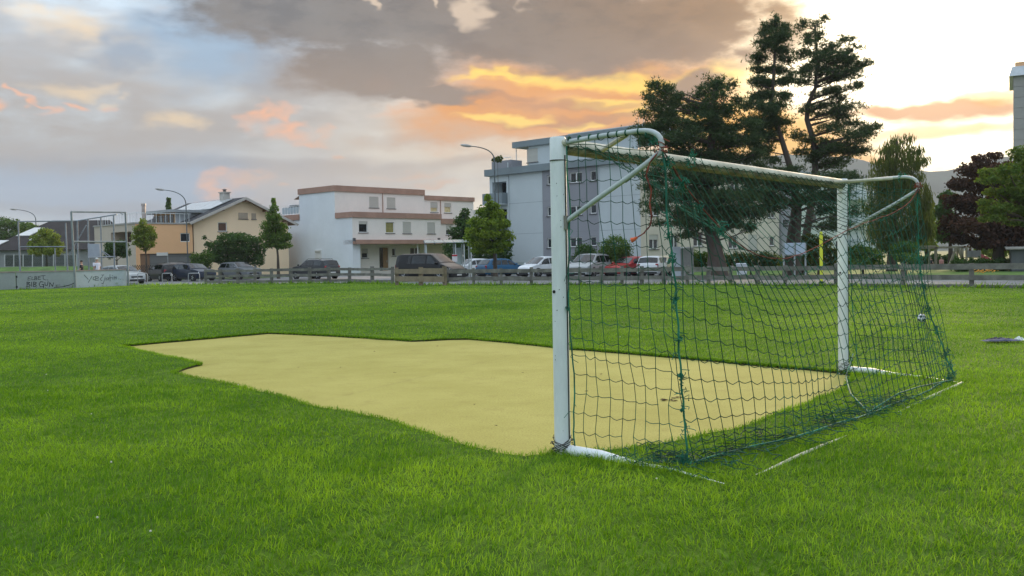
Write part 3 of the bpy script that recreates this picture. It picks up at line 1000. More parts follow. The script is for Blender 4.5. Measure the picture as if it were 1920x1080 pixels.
def blades(P, h0, h1, w, seg, z=0.0, lean=.85, tone_shift=0., trim=False):
    n = len(P)
    ht = RNG.uniform(h0, h1, n) * (.45 + .6 * tone_at(P, .9, 5) + .6 * tone_at(P, 6.5, 6)); a = RNG.uniform(0, 2 * np.pi, n) * .75 + tone_at(P, 1.1, 9) * 7
    if trim:       # trodden short where the lawn meets the mat
        ht *= np.clip(.30 + edge_dist(P, MAT0) / .45, .3, 1)
    ln = np.abs(RNG.normal(lean, .3, n)) * ht
    b = a + RNG.uniform(.6, 2.5, n); hw = w * RNG.uniform(.6, 1.3, n) / 2
    zz = np.broadcast_to(np.asarray(z, float), n)
    base = np.stack([P[:, 0], P[:, 1], zz], 1)
    L = np.stack([np.cos(a), np.sin(a), np.zeros(n)], 1); Wd = np.stack([np.cos(b), np.sin(b), np.zeros(n)], 1)
    Z = np.array([0, 0, 1.])
    up = np.sqrt(np.maximum(ht ** 2 - ln ** 2 * .6, (.35 * ht) ** 2))
    tip = base + L * ln[:, None] + Z * up[:, None]
    tone = np.clip(RNG.normal(.38, .20, n) + (tone_at(P, .40, 21) - .5) * .95 + (tone_at(P, 2.1, 33) - .5) * .7 + (tone_at(P, 7.0, 35) - .5) * .7 + tone_shift + (RNG.random(n) < .045) * .55, 0, 1)
    if seg == 1:
        V = np.stack([base - Wd * hw[:, None], base + Wd * hw[:, None], tip], 1).reshape(-1, 3)
        return V, 3, np.arange(n * 3), np.repeat(tone, 3)
    mid = base + L * (ln * .32)[:, None] + Z * (up * .6)[:, None]
    V = np.stack([base - Wd * hw[:, None], base + Wd * hw[:, None], mid + Wd * hw[:, None] * .75, mid - Wd * hw[:, None] * .75, tip], 1).reshape(-1, 3)
    o = np.arange(n)[:, None] * 5
    loops = np.concatenate([o + np.array([0, 1, 2, 3, 3, 2, 4])], 1).ravel()
    return V, np.tile(np.array([4, 3]), n), loops, np.repeat(tone, 5)


def lawn_only(P, gap=.0):
    keep = ~inside(P, MAT_XY)
    keep &= inside(P, FENCE_XY)
    return P[keep]


packs = []
for (y0, y1, dens, h0, h1, w, seg) in ((3.2, 6.5, 4300, .023, .050, .0044, 2), (6.5, 10, 2400, .023, .048, .0058, 2), (10, 16, 1200, .022, .045, .0080, 1), (16, 27, 420, .02, .042, .014, 1), (27, 58, 85, .02, .04, .030, 1)):
    P = lawn_only(scatter(y0, y1, dens))
    # short worn grass inside the goal footprint
    q = P - np.array([.313, 6.136]); gx = q @ np.array([math.cos(GA), -math.sin(GA)]); gy = q @ np.array([math.sin(GA), math.cos(GA)])
    near_rail = (np.abs(gx - 1.27) < .06) & (gy > -.2) & (gy < 4.9)
    P = P[~(near_rail & (RNG.random(len(P)) < .2))]
    packs.append(blades(P, h0, h1, w, seg, trim=y0 < 20))
# a fringe of longer blades hanging over the mat's edge
n = 17000; i = RNG.integers(0, len(MAT_XY), n); t_ = RNG.random(n)[:, None]
E0 = MAT_XY[i] * (1 - t_) + MAT_XY[(i + 1) % len(MAT_XY)] * t_ + RNG.normal(0, .035, (n, 2))
E0 = E0[(~inside(E0, MAT_XY)) | (edge_dist(E0, MAT_XY) < .022)]
packs.append(blades(E0, .018, .042, .0050, 2, lean=.8))
# turf drooping over the cut far edges of the mat
n = 5200; i = RNG.integers(0, len(MAT_XY), n); t_ = RNG.random(n)[:, None]; nx_ = (i + 1) % len(MAT_XY)
e_ = MAT_XY[nx_] - MAT_XY[i]; e_ /= np.linalg.norm(e_, axis=1)[:, None] + 1e-9; nr = np.stack([e_[:, 1], -e_[:, 0]], 1)
B0 = MAT_XY[i] * (1 - t_) + MAT_XY[nx_] * t_
flip = np.where(inside(B0 + nr * .03, MAT_XY), 1., -1.)[:, None]; nr = nr * flip          # now points into the mat
far_ = nr[:, 1] < -.15; B0, nr, e_ = B0[far_], nr[far_], e_[far_]; n = len(B0)
clump = tone_at(B0, 3.0, 51)[:, None]
L_ = RNG.uniform(.012, .06, n)[:, None] * (.3 + 1.5 * np.clip(clump - .25, 0, 1)); w_ = RNG.uniform(.003, .007, n)[:, None]
j_ = e_ * RNG.normal(0, .4, n)[:, None]
b3 = lambda q, z: np.concatenate([q, np.broadcast_to(z, (n, 1))], 1)
V_ = np.stack([b3(B0 - nr * .02 - e_ * w_, .004), b3(B0 - nr * .02 + e_ * w_, .004), b3(B0 + (nr + j_) * L_ * .5, RNG.uniform(.004, .03, (n, 1))), b3(B0 + (nr + j_) * L_, RNG.uniform(-.022, .012, (n, 1)))], 1).reshape(-1, 3)
o4 = np.arange(n)[:, None] * 4
packs.append((V_, 3, (o4 + np.array([0, 1, 2, 1, 3, 2])).ravel(), np.repeat(np.clip(RNG.normal(.25, .15, n), 0, 1), 4)))
# tussocks along rail and posts
for (cx, cy, sx, sy, n) in ((.6, -.06, .4, .05, 900), (1.27, 2.2, .05, 1.6, 1400), (.02, -.02, .09, .07, 260), (.02, GW, .09, .07, 200), (.6, GW - .1, .4, .06, 500)):
    u = RNG.normal(cx, sx, n); v = RNG.normal(cy, sy, n)
    P = np.stack([.313 + u * math.cos(GA) + v * math.sin(GA), 6.136 - u * math.sin(GA) + v * math.cos(GA)], 1)
    packs.append(blades(lawn_only(P), .04, .075, .0045, 2))
# unmown weeds along the fence bank
n = 15000; i = RNG.integers(2, len(edge) - 3, n); t_ = RNG.random(n)
e0 = np.array([(p.x, p.y) for p in edge]); e1 = np.array([(p.x, p.y) for p in ext])
lenw = np.linalg.norm(np.diff(e0, axis=0), axis=1); i = RNG.choice(np.arange(1, len(edge) - 1), n, p=lenw[1:] / lenw[1:].sum())
s_ = RNG.beta(1.2, 2.2, n)
A_ = e0[i] * (1 - t_[:, None]) + e0[i + 1] * t_[:, None] if False else e0[np.minimum(i, len(edge) - 2)] * (1 - t_[:, None]) + e0[np.minimum(i, len(edge) - 2) + 1] * t_[:, None]
B_ = e1[np.minimum(i, len(edge) - 2)] * (1 - t_[:, None]) + e1[np.minimum(i, len(edge) - 2) + 1] * t_[:, None]
P = A_ * (1 - s_[:, None]) + B_ * s_[:, None]
packs.append(blades(P, .10, .30, .05, 1, z=-.25 * s_, tone_shift=-.15))
V = []; Fn = []; Lp = []; T = []; off = 0
for v, fn, lp, tn in packs:
    V.append(v); Lp.append(lp + off); Fn.append(np.full(len(lp) // fn, fn, np.int32) if np.isscalar(fn) else fn); T.append(tn); off += len(v)
grass = np_obj('grass', np.concatenate(V), np.concatenate(Fn).astype(np.int32), np.concatenate(Lp), M_blade, tone=np.concatenate(T))
tag(grass, 'short green grass blades covering the playing field', 'grass', None, 'stuff')
# clover heads and daisies
mb = MB()
for k in range(60):
    y = math.sqrt(random.uniform(3.6 ** 2, 26 ** 2)); x = random.uniform(-.58, .58) * y
    if inside(np.array([[x, y]]), MAT_XY)[0]: continue
    r = random.uniform(.004, .007); z = random.uniform(.035, .06)
    mb.lathe([(r * .5, z), (r, z + r * .5), (r * .8, z + r * 1.2), (r * .2, z + r * 1.5)], 5, (x, y, 0))
tag(mb.build('clover_flowers', mat('clover_white', (.62, .6, .5), .9, .2, 9), fix=False), 'tiny pale clover flowers scattered through the lawn', 'flowers', None, 'stuff')

# ================================================================== buildings
BA = R(46)
M_glass = glassmat('window_glass', '#262d33', .05)
M_glass_dk = glassmat('dark_glass', '#1c2226', .08)
M_upvc = mat('white_upvc', (.78, .78, .76), .5, .05, 4)
M_blind = mat('roller_blind', (.50, .48, .43), .7, .06, 1, bump=.2, bscale=30, stretch=(.05, .05, 1))
M_sill = mat('dark_sill', (.10, .095, .10), .6, .15, 4)


def pmap(axis, off):
    return (lambda u, z, d: (u, off + d, z)) if axis == 'y' else (lambda u, z, d: (off + d, u, z))


def facade(parent, axis, off, u0, u1, z0, z1, holes, material, depth=.16, name='wall'):
    """flat wall with real recessed openings"""
    f = pmap(axis, off)
    us = sorted({u0, u1, *[h[0] for h in holes], *[h[1] for h in holes]}); zs = sorted({z0, z1, *[h[2] for h in holes], *[h[3] for h in holes]})
    us = [u for u in us if u0 <= u <= u1]; zs = [z for z in zs if z0 <= z <= z1]
    mb = MB()
    for a, b in zip(us, us[1:]):
        for c, d in zip(zs, zs[1:]):
            m_, n_ = (a + b) / 2, (c + d) / 2
            if any(h[0] < m_ < h[1] and h[2] < n_ < h[3] for h in holes): continue
            mb.add([f(a, c, 0), f(b, c, 0), f(b, d, 0), f(a, d, 0)], [(0, 1, 2, 3)])
    for a, b, c, d in [h[:4] for h in holes]:
        dd = depth
        q = [(a, c), (b, c), (b, d), (a, d)]
        for i in range(4):
            p, r_ = q[i], q[(i + 1) % 4]
            mb.add([f(*p, 0), f(*r_, 0), f(*r_, dd), f(*p, dd)], [(0, 1, 2, 3)])
    return mb.build(name, material, parent, fix=False)


def slab(parent, axis, off, u0, u1, z0, z1, d0, d1, name, material):
    f = pmap(axis, off); mb = MB()
    a, b = f(u0, z0, d0), f(u1, z1, d1)
    mb.box(min(a[0], b[0]), max(a[0], b[0]), min(a[1], b[1]), max(a[1], b[1]), min(a[2], b[2]), max(a[2], b[2]))
    return mb.build(name, material, parent)


def window(parent, axis, off, u0, u1, z0, z1, style='single', glass=None, sill=True, blind=None, depth=.16):
    f = pmap(axis, off); fw = min(.07, (u1 - u0) * .12)
    mb = MB()
    def bar(a, b, c, d, d0=.07, d1=.13):
        p, q = f(a, c, d0), f(b, d, d1)
        mb.box(min(p[0], q[0]), max(p[0], q[0]), min(p[1], q[1]), max(p[1], q[1]), c, d)
    bar(u0, u0 + fw, z0, z1); bar(u1 - fw, u1, z0, z1); bar(u0 + fw, u1 - fw, z0, z0 + fw); bar(u0 + fw, u1 - fw, z1 - fw, z1)
    if style == 'double': m_ = (u0 + u1) / 2; bar(m_ - fw * .8, m_ + fw * .8, z0 + fw, z1 - fw)
    w = mb.build('window', M_upvc, parent)
    g = MB(); g.add([f(u0 + fw * .6, z0 + fw * .6, .11), f(u1 - fw * .6, z0 + fw * .6, .11), f(u1 - fw * .6, z1 - fw * .6, .11), f(u0 + fw * .6, z1 - fw * .6, .11)], [(0, 1, 2, 3)])
    if style == 'double':
        m_ = (u0 + u1) / 2
        for a, b in ((u0 + fw * .6, m_ - fw * .5), (m_ + fw * .5, u1 - fw * .6)):
            MB().add([f(a, z0 + fw * .6, .11), f(b, z0 + fw * .6, .11), f(b, z1 - fw * .6, .11), f(a, z1 - fw * .6, .11)], [(0, 1, 2, 3)]).build('pane', glass or M_glass, w)
    else:
        g.build('pane', glass or M_glass, w)
    if blind:
        zb = z1 - (z1 - z0) * blind
        slab(w, axis, off, u0 + .012, u1 - .012, zb, z1 - .004, .03, .06, 'roller_shutter', M_blind)
    if sill:
        slab(w, axis, off, u0 - .08, u1 + .08, z0 - .07, z0 - .004, -.07, .10, 'sill', M_sill)
    return w


def rect_y(F, off, x0, x1, y0, y1):
    a, zt = F.fy(x0, y0, off); b, _ = F.fy(x1, y0, off); _, zb = F.fy((x0 + x1) / 2, y1, off); _, zt = F.fy((x0 + x1) / 2, y0, off)
    return (a, b, zb, zt)


def rect_x(F, off, x0, x1, y0, y1):
    a, _ = F.fx(x0, y0, off); b, _ = F.fx(x1, y0, off); _, zt = F.fx((x0 + x1) / 2, y0, off); _, zb = F.fx((x0 + x1) / 2, y1, off)
    return (min(a, b), max(a, b), zb, zt)


GZ = ROAD_Z - .02
# ---------------------------------------------------------------- white terraced house with brown bands
P = at(630, 485, 100); TH = Frame(P, BA)
th = empty('terraced_house', (P.x, P.y, 0), BA, 'white three-storey terraced house with brown roof bands and stepped terraces', 'house')
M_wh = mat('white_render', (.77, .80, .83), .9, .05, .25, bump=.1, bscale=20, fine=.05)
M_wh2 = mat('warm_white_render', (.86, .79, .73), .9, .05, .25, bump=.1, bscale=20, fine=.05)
M_band = mat('brown_fascia', (.40, .235, .175), .7, .12, .8, fine=.08)
M_flat = mat('roof_gravel', (.22, .21, .20), .95, .2, 2)
zt = TH.fy(631, 347.6)[1]; zb = TH.fy(631, 358.5)[1]
zm = TH.fy(662, 397, -3)[1]; zmb = TH.fy(662, 407.5, -3)[1]
zl = TH.fy(664, 449.5, -3.4)[1]; zlb = TH.fy(664, 457.5, -3.4)[1]
x1 = TH.fy(795, 380)[0]; x2 = TH.fy(890, 380)[0]; yl = TH.fx(561, 380)[0]; yl2 = TH.fx(498, 430)[0]
zt2 = TH.fy(797, 366)[1]; zt2b = TH.fy(797, 374)[1]
xm = TH.fy(826, 400, -3)[0]; xm2 = TH.fy(862, 405, -3)[0]
# top storey, front
up = [rect_y(TH, 0, 692, 709.5, 369, 389.5), rect_y(TH, 0, 725, 741, 370.5, 391)]
facade(th, 'y', 0, 0, x1, zm - .6, zb, up, M_wh2)
window(th, 'y', 0, *up[0], blind=1.0); window(th, 'y', 0, *up[1], blind=1.0)
facade(th, 'x', 0, 0, yl, GZ, zb, [], M_wh)
sw = rect_x(TH, 0, 592, 602.5, 470, 483); slab(th, 'x', 0, sw[0] - .1, sw[1] + .1, sw[2] - .1, sw[3] + .1, -.06, -.002, 'window_surround', M_upvc)
w_ = window(th, 'x', -.16, sw[0], sw[1], sw[2], sw[3], 'single', M_glass_dk, blind=.3, sill=False)
slab(th, 'y', 0, x1, x1 + .02, zm - .6, zt, 0, yl, 'wall', M_wh)
# right-hand house, lower
up2 = [rect_y(TH, .25, 807, 820.5, 379, 398), rect_y(TH, .25, 833, 846, 381, 399)]
facade(th, 'y', .25, x1 + .02, x2, zm - 1.2, zt2b, up2, M_wh2)
window(th, 'y', .25, *up2[0], blind=.55, glass=mat('lit_curtain', (.62, .52, .28), .4, .2, 3)); window(th, 'y', .25, *up2[1], blind=.4, glass=MATS['lit_curtain'])
slab(th, 'y', 0, x2, x2 + .02, GZ, zt2, .25, 7, 'wall', M_wh)
slab(th, 'y', 0, -.12, x1 + .05, zb, zt, -.14, yl + .1, 'roof', M_band)
slab(th, 'y', 0, x1 + .06, x2 + .12, zt2b, zt2, .10, yl, 'roof', M_band)
# middle storey, standing forward
mids = [rect_y(TH, -3, *r) for r in ((672.5, 689, 415, 436), (723, 739, 416.5, 437), (755, 770.5, 416, 437.5), (801, 815.5, 417, 438))]
facade(th, 'y', -3, 0, xm, zl - .3, zmb, mids, M_wh2)
window(th, 'y', -3, *mids[0], glass=M_glass_dk, blind=.25); window(th, 'y', -3, *mids[1], glass=mat('olive_curtain', (.28, .25, .08), .5, .2, 3), blind=.06)
window(th, 'y', -3, *mids[2], blind=1.0); window(th, 'y', -3, *mids[3], blind=1.0)
md = rect_y(TH, -2.8, 836, 848.5, 421, 440.5)
facade(th, 'y', -2.8, xm, xm2 + 2, zl - .8, zmb - .5, [md], M_wh2); window(th, 'y', -2.8, *md, blind=.55)
facade(th, 'x', 0, -3, 0, GZ, zmb, [], M_wh)
slab(th, 'y', -3, -.12, xm + .05, zmb, zm, -.14, 3.0 - .15, 'terrace_edge', M_band)
slab(th, 'y', -3, xm + .06, xm2 + 2.1, zmb - .5, zm - .5, .08, 3.2, 'terrace_edge', M_band)
# ground storey with porch
slab(th, 'y', -3, 0, 15.5, zlb, zl, -.6, 1.6, 'porch_roof', M_band)
gw = [rect_y(TH, -1.5, *r) for r in ((678, 690, 466, 484), (735, 742, 465.5, 480), (769, 787, 464, 479))]
gd = rect_y(TH, -1.5, 711, 728, 464, 497); gd = (gd[0], gd[1], GZ + .35, gd[3])
facade(th, 'y', -1.5, .5, 18, GZ, zlb + .3, gw + [gd], M_wh2)
for k, r in enumerate(gw): window(th, 'y', -1.5, *r, style='single' if k < 2 else 'double', blind=.5 if k == 0 else None)
dr = slab(th, 'y', -1.5, gd[0] + .04, (gd[0] + gd[1]) / 2 - .1, gd[2], gd[3] - .03, .08, .13, 'side_light', M_glass_dk)
dr = slab(th, 'y', -1.5, (gd[0] + gd[1]) / 2 - .06, gd[1] - .04, gd[2], gd[3] - .03, .06, .12, 'door', mat('oak_door', (.30, .17, .07), .5, .2, 3, stretch=(6, 6, .6)))
MB().tube([(gd[1] - .2, -1.5 + .03, gd[2] + .9), (gd[1] - .2, -1.5 + .03, gd[2] + 1.15)], .02, 6).build('handle', M_alu, dr)
slab(th, 'y', -3, 0.01, .95, GZ, zlb, .01, 1.5, 'porch_wall', M_wh)
for x in (8.6,): MB().tube([(x, -3.2, GZ), (x, -3.2, zlb)], .07, 8).build('porch_post', M_upvc, th)
# rain pipes
for x, y, z0_, z1_ in ((TH.fy(717, 375)[0], -.06, zm, zb), (TH.fy(828, 380)[0], .18, zm - .5, zt2b)):
    MB().tube([(x, y, z0_), (x, y, z1_)], .05, 6).build('rain_pipe', M_band, th)
for px in (664, 823):
    x, z = TH.fy(px, 448, -3.5); MB().box(x - .12, x + .12, -3.6, -3.4, z - .25, z + .1).build('wall_lamp', M_sill, th)
# left wing with roof terrace
zw = TH.fx(535, 404)[1]; zwb = TH.fx(535, 414)[1]
facade(th, 'x', 0, yl, yl2, GZ, zwb, [], M_wh)
slab(th, 'x', 0, yl + .02, yl2 + .1, zwb, zw, -.12, 6, 'terrace_edge', M_band)
rl = MB(); ya, yb = yl + .15, TH.fx(531, 400)[0] + .3
n = 7
for i in range(n): y = ya + (yb - ya) * i / (n - 1); rl.tube([(.05, y, zw), (.05, y, zw + .95)], .022, 5)
rl.tube([(.05, ya, zw + .95), (.05, yb, zw + .95)], .03, 6)
rr = rl.build('railing', M_alu, th)
for i in range(n - 1):
    a = ya + (yb - ya) * (i + .08) / (n - 1); b = ya + (yb - ya) * (i + .92) / (n - 1)
    MB().box(.04, .06, a, b, zw + .12, zw + .85).build('glass_panel', mat('balcony_glass', (.42, .50, .55), .15, .06, 2, spec=.7), rr)
MB().bbox(.4, 1.2, ya + 1.2, ya + 2.6, zw + .6, zw + 1.15, .1).build('grill_cover', M_glass_dk, th)
aw = MB(); y0_, z0_ = TH.fx(561.5, 372); aw.add([(.2, yl, z0_ + .35), (.2, yl + 1.3, z0_ - .05), (2.5, yl + 1.3, z0_ - .05), (2.5, yl, z0_ + .35), (.2, yl, z0_ + .42), (.2, yl + 1.3, z0_), (2.5, yl + 1.3, z0_), (2.5, yl, z0_ + .42)],
    [(0, 1, 2, 3), (4, 5, 6, 7), (0, 1, 5, 4), (1, 2, 6, 5), (2, 3, 7, 6), (3, 0, 4, 7)]); aw.build('awning', mat('awning_grey', (.30, .26, .22), .8, .1, 2), th)
slab(th, 'y', 0, 0.05, x2, GZ, zm - .65, .3, 13.5, 'core', M_wh)

# ---------------------------------------------------------------- white apartment block with grey stair panel
P = at(1202, 480, 77.2); AP = Frame(P, BA)
ap = empty('apartment_block', (P.x, P.y, 0), BA, 'white four-storey apartment block with grey panel, penthouse and cream flank behind the pines', 'apartment block')
M_apw = mat('pale_blue_render', (.54, .585, .60), .9, .04, .2, bump=.08, bscale=15, fine=.04)
M_apg = mat('mauve_grey_render', (.28, .28, .305), .9, .05, .25, bump=.08, bscale=15)
M_fas = mat('grey_metal_fascia', (.20, .24, .26), .5, .08, .4)
M_cream = mat('cream_render', (.66, .59, .49), .9, .06, .25, bump=.08, bscale=15)
M_teal = mat('greenish_render', (.55, .60, .54), .9, .05, .25)
zc = AP.fx(1176, 304.6)[1]; zct = zc + .62
ys = [0, AP.fx(1124, 400)[0], AP.fx(1018, 400)[0], AP.fx(954, 400)[0], AP.fx(919, 400)[0]]
wins = [rect_x(AP, 0, *r) for r in ((1026.5, 1036, 329, 346), (1026.5, 1036, 388, 405), (1026.5, 1036, 447, 465), (1069, 1092, 323, 342.5), (1069, 1092, 386, 403), (1069, 1092, 445, 463), (1107, 1118.5, 320, 339), (1107, 1118.5, 383, 400.5), (1107, 1118.5, 443.5, 461))]
facade(ap, 'x', 0, ys[0], ys[1] - .01, GZ, zc, [], M_apw)
facade(ap, 'x', -.05, ys[1], ys[2], GZ, zc, wins, M_apg)
for k, w in enumerate(wins): window(ap, 'x', -.05, *w, style='double' if 3 <= k < 6 else 'single', glass=M_glass if k % 3 else M_glass_dk)
facade(ap, 'x', 0, ys[2] + .01, ys[3], GZ, zc, [], M_apw)
for y in (ys[1], ys[2]): slab(ap, 'x', 0, y - .02, y + .02, GZ, zc, -.06, .05, 'corner_trim', M_apw)
# shadow joints of the wall panels
M_joint = mat('joint', (.33, .37, .39), .9, .1, 2)
for k, y in enumerate((380, 438)):
    z = AP.fx(985, y)[1]
    slab(ap, 'x', 0, ys[2] + .02, ys[3], z - .02, z + .02, -.004, .01, 'panel_joint', M_joint); slab(ap, 'x', 0, 0, ys[1] - .03, z - .02, z + .02, -.004, .01, 'panel_joint', M_joint)
    slab(ap, 'x', -.05, ys[1] + .03, ys[2] - .03, z - .02, z + .02, -.004, .01, 'panel_joint', mat('joint2', (.27, .27, .29), .9, .1, 2))
slab(ap, 'x', 0, ys[2] + .02, ys[3], GZ, GZ + 1.1, -.03, -.002, 'plinth', mat('plinth', (.42, .47, .46), .9, .1, .6))
# loggias at the left end
lz = [AP.fx(936, y)[1] for y in (341, 363, 380, 424, 440, 470, 486)]
lg = [(ys[3] + .25, ys[4] - .35, AP.fx(936, 364)[1], AP.fx(936, 341)[1]), (ys[3] + .25, ys[4] - .35, AP.fx(936, 425)[1], AP.fx(936, 392)[1]), (ys[3] + .25, ys[4] - .35, AP.fx(936, 480)[1], AP.fx(936, 456)[1])]
facade(ap, 'x', 0, ys[3], ys[4], GZ, zc, lg, M_apw, depth=1.4)
for r in lg:
    w = slab(ap, 'x', 0, r[0], r[1], r[2], r[3], 1.38, 1.42, 'loggia_glazing', M_glass)
    slab(ap, 'x', 0, r[0] - .1, r[1] + .6, r[2] - .95, r[2] + .06, -.75, -.01, 'balcony_parapet', M_fas)
    slab(ap, 'x', 0, r[0] - .1, r[1] + .6, r[2] - 1.02, r[2] - .95, -.78, -.01, 'balcony_slab', M_apw)
MB().tube([(-.06, ys[3] - .04, GZ), (-.06, ys[3] - .04, zct + .5)], .05, 6).build('rain_pipe', M_apw, ap)
slab(ap, 'y', 0, -.35, 46, zc, zct, -.3, ys[4] + .35, 'roof', M_fas)
# penthouse, set back
off = 1.8
yp1 = AP.fx(963.5, 280, off)[0]; zp = AP.fx(966, 267, off)[1]; zpb = AP.fx(966, 278, off)[1]
pw = rect_x(AP, off, 988, 1008, 278.5, 304)
facade(ap, 'x', off, 1.5, yp1 - 1.9, zct, zpb, [pw], M_apw); window(ap, 'x', off, *pw, blind=1.0)
slab(ap, 'x', off, 1.3, yp1, zpb, zp, -.25, 9, 'penthouse_roof', M_fas)
slab(ap, 'x', off, 2.5, yp1 - 5, zp, zp + .45, 2, 8, 'lift_housing', M_apw)
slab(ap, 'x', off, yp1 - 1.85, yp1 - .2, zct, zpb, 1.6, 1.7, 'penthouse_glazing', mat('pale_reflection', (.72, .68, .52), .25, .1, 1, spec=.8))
for y in (yp1 - 1.85, yp1 - .2): MB().tube([(off + .1, y, zct), (off + .1, y, zpb)], .05, 6).build('penthouse_post', M_upvc, ap)
slab(ap, 'x', 0, yp1 - 1.2, ys[4] - .2, zct, zct + .75, .12, .2, 'terrace_parapet', M_apg)
slab(ap, 'x', 0, yp1 - 1.2, yp1 - 1.12, zct, zct + .75, .2, 1.6, 'terrace_parapet', M_apg)
rl = MB(); 
for i in range(6): y = yp1 - 1.2 + (ys[4] - yp1 + 1.0) * i / 5; rl.tube([(.16, y, zct + .75), (.16, y, zct + 1.0)], .02, 5)
rl.tube([(.16, yp1 - 1.2, zct + 1.0), (.16, ys[4] - .2, zct + 1.0)], .028, 6); rl.build('terrace_railing', M_alu, ap)
for dx_ in (0, .7):
    MB().tube([(4 + dx_, 3.0, zp), (4 + dx_, 3.0, zp + 1.1), (4 + dx_ + .25, 3.0, zp + 1.15)], .03, 5).build('vent_pipe', M_fas, ap)
# cream flank facing the pines
cw = []
for (r, st, bl) in (((1217, 1234, 440, 467), 'double', .35), ((1217, 1234, 383, 405), 'double', .5), ((1258, 1271, 440, 470), 'double', None), ((1300, 1318, 436, 462), 'double', None), ((1366, 1383, 442, 466), 'double', None), ((1403, 1420, 440, 469), 'single', 1.0), ((1443, 1452, 443, 461), 'single', None),
                    ((1401, 1416, 342, 358), 'double', None), ((1401, 1416, 390, 410), 'double', .5), ((1440, 1453, 392, 409), 'double', .5), ((1440, 1453, 346, 362), 'single', .4), ((1370, 1386, 340, 357), 'double', None), ((1300, 1318, 385, 405), 'double', .4), ((1340, 1356, 385, 405), 'double', 1.0), ((1258, 1274, 330, 350), 'double', .4)):
    h = rect_y(AP, 0, *r); cw.append((h, st, bl))
xg = AP.fy(1461, 420)[0]; xg2 = AP.fy(1487, 420)[0]; xe = AP.fy(1625, 420)[0]
facade(ap, 'y', 0, 0, xg, GZ, zc, [c_[0] for c_ in cw], M_cream)
for k, (h, st, bl) in enumerate(cw): window(ap, 'y', 0, *h, style=st, blind=bl, glass=MATS['pale_reflection'] if k == 7 else (M_glass_dk if k % 2 else M_glass))
facade(ap, 'y', -.25, xg, xg2, GZ, zc, [], M_apg); slab(ap, 'y', 0, xg - .01, xg, GZ, zc, -.25, 0, 'corner_trim', M_apg)
gw2 = [rect_y(AP, 0, *r) for r in ((1567, 1573, 451, 469), (1520, 1532, 400, 416), (1520, 1532, 350, 364), (1555, 1566, 352, 366), (1555, 1566, 402, 418))]
facade(ap, 'y', 0, xg2, xe, GZ, zc, gw2, M_teal)
for h in gw2: window(ap, 'y', 0, *h, glass=M_glass_dk)
for zz in (1.6, 4.4, 7.0):
    slab(ap, 'y', 0, AP.fy(1590, 420)[0], xe - .6, zz, zz + 1.0, -1.3, -.01, 'balcony', mat('balcony_panel', (.55, .60, .63), .6, .1, .6))
# block letter on the stair panel
xl, z_t = AP.fy(1468, 412, -.25); xr, z_b = AP.fy(1478.5, 425.5, -.25); lw = (xr - xl) * .2
e_ = MB(); e_.box(xl, xl + lw, -.30, -.255, z_b, z_t)
for a in (0, .5, 1): z = z_b + (z_t - z_b - lw * .8) * a; e_.box(xl + lw, xr if a != .5 else xr - lw, -.30, -.255, z, z + lw * .8)
e_.build('letter', mat('letter_black', (.03, .03, .03), .6, .1, 2), ap)

# ---------------------------------------------------------------- yellow gabled house
P = at(364, 480, 94.5); YH = Frame(P, BA)
yh = empty('gabled_house', (P.x, P.y, 0), BA, 'pale yellow house with dark tiled gable roof and solar panels', 'house')
M_yel = mat('yellow_render', (.93, .69, .47), .9, .05, .25, bump=.08, bscale=15)
M_tile = mat('dark_roof_tile', (.055, .055, .06), .7, .25, 1.2, bump=.8, bscale=6)
M_timb = mat('roof_timber', (.22, .12, .07), .8, .2, 2)
M_verg = mat('verge_board', (.48, .44, .40), .7, .12, 1)
xr_, zr = YH.fy(455, 373); xw = 2 * xr_ * .98; ze = YH.fy(366, 414)[1]; DY = 11.0
gh = [rect_y(YH, 0, 447, 464, 399, 410.5), rect_y(YH, 0, 471.5, 479.5, 400, 411), rect_y(YH, 0, 408.5, 425.5, 417, 434)]
facade(yh, 'y', 0, 0, xw, GZ, ze, [gh[2]] if gh[2][3] < ze else [], M_yel)
mb = MB(); mb.add([(0, 0, ze), (xw, 0, ze), (xw / 2, 0, zr)], [(0, 1, 2)]); mb.add([(0, DY, ze), (xw, DY, ze), (xw / 2, DY, zr)], [(0, 1, 2)]); mb.build('gable', M_yel, yh)
for r in gh[:2]:
    slab(yh, 'y', 0, r[0], r[1], r[2], r[3], -.05, -.004, 'shutter', mat('shutter_tan', (.42, .33, .25), .7, .1, 2)); slab(yh, 'y', 0, r[0] - .06, r[1] + .06, r[2] - .06, r[2] - .004, -.09, -.004, 'sill', M_sill)
window(yh, 'y', -.0 if gh[2][3] < ze else -.17, *gh[2], glass=mat('brown_window', (.12, .06, .04), .4, .2, 2))
slab(yh, 'x', 0, 0, DY, GZ, ze, 0, .02, 'wall', M_yel)
slab(yh, 'x', xw, 0, DY, GZ, ze, 0, .02, 'wall', M_yel)
ov, fo = .75, .8
sl_ = (zr - ze) / (xw / 2)
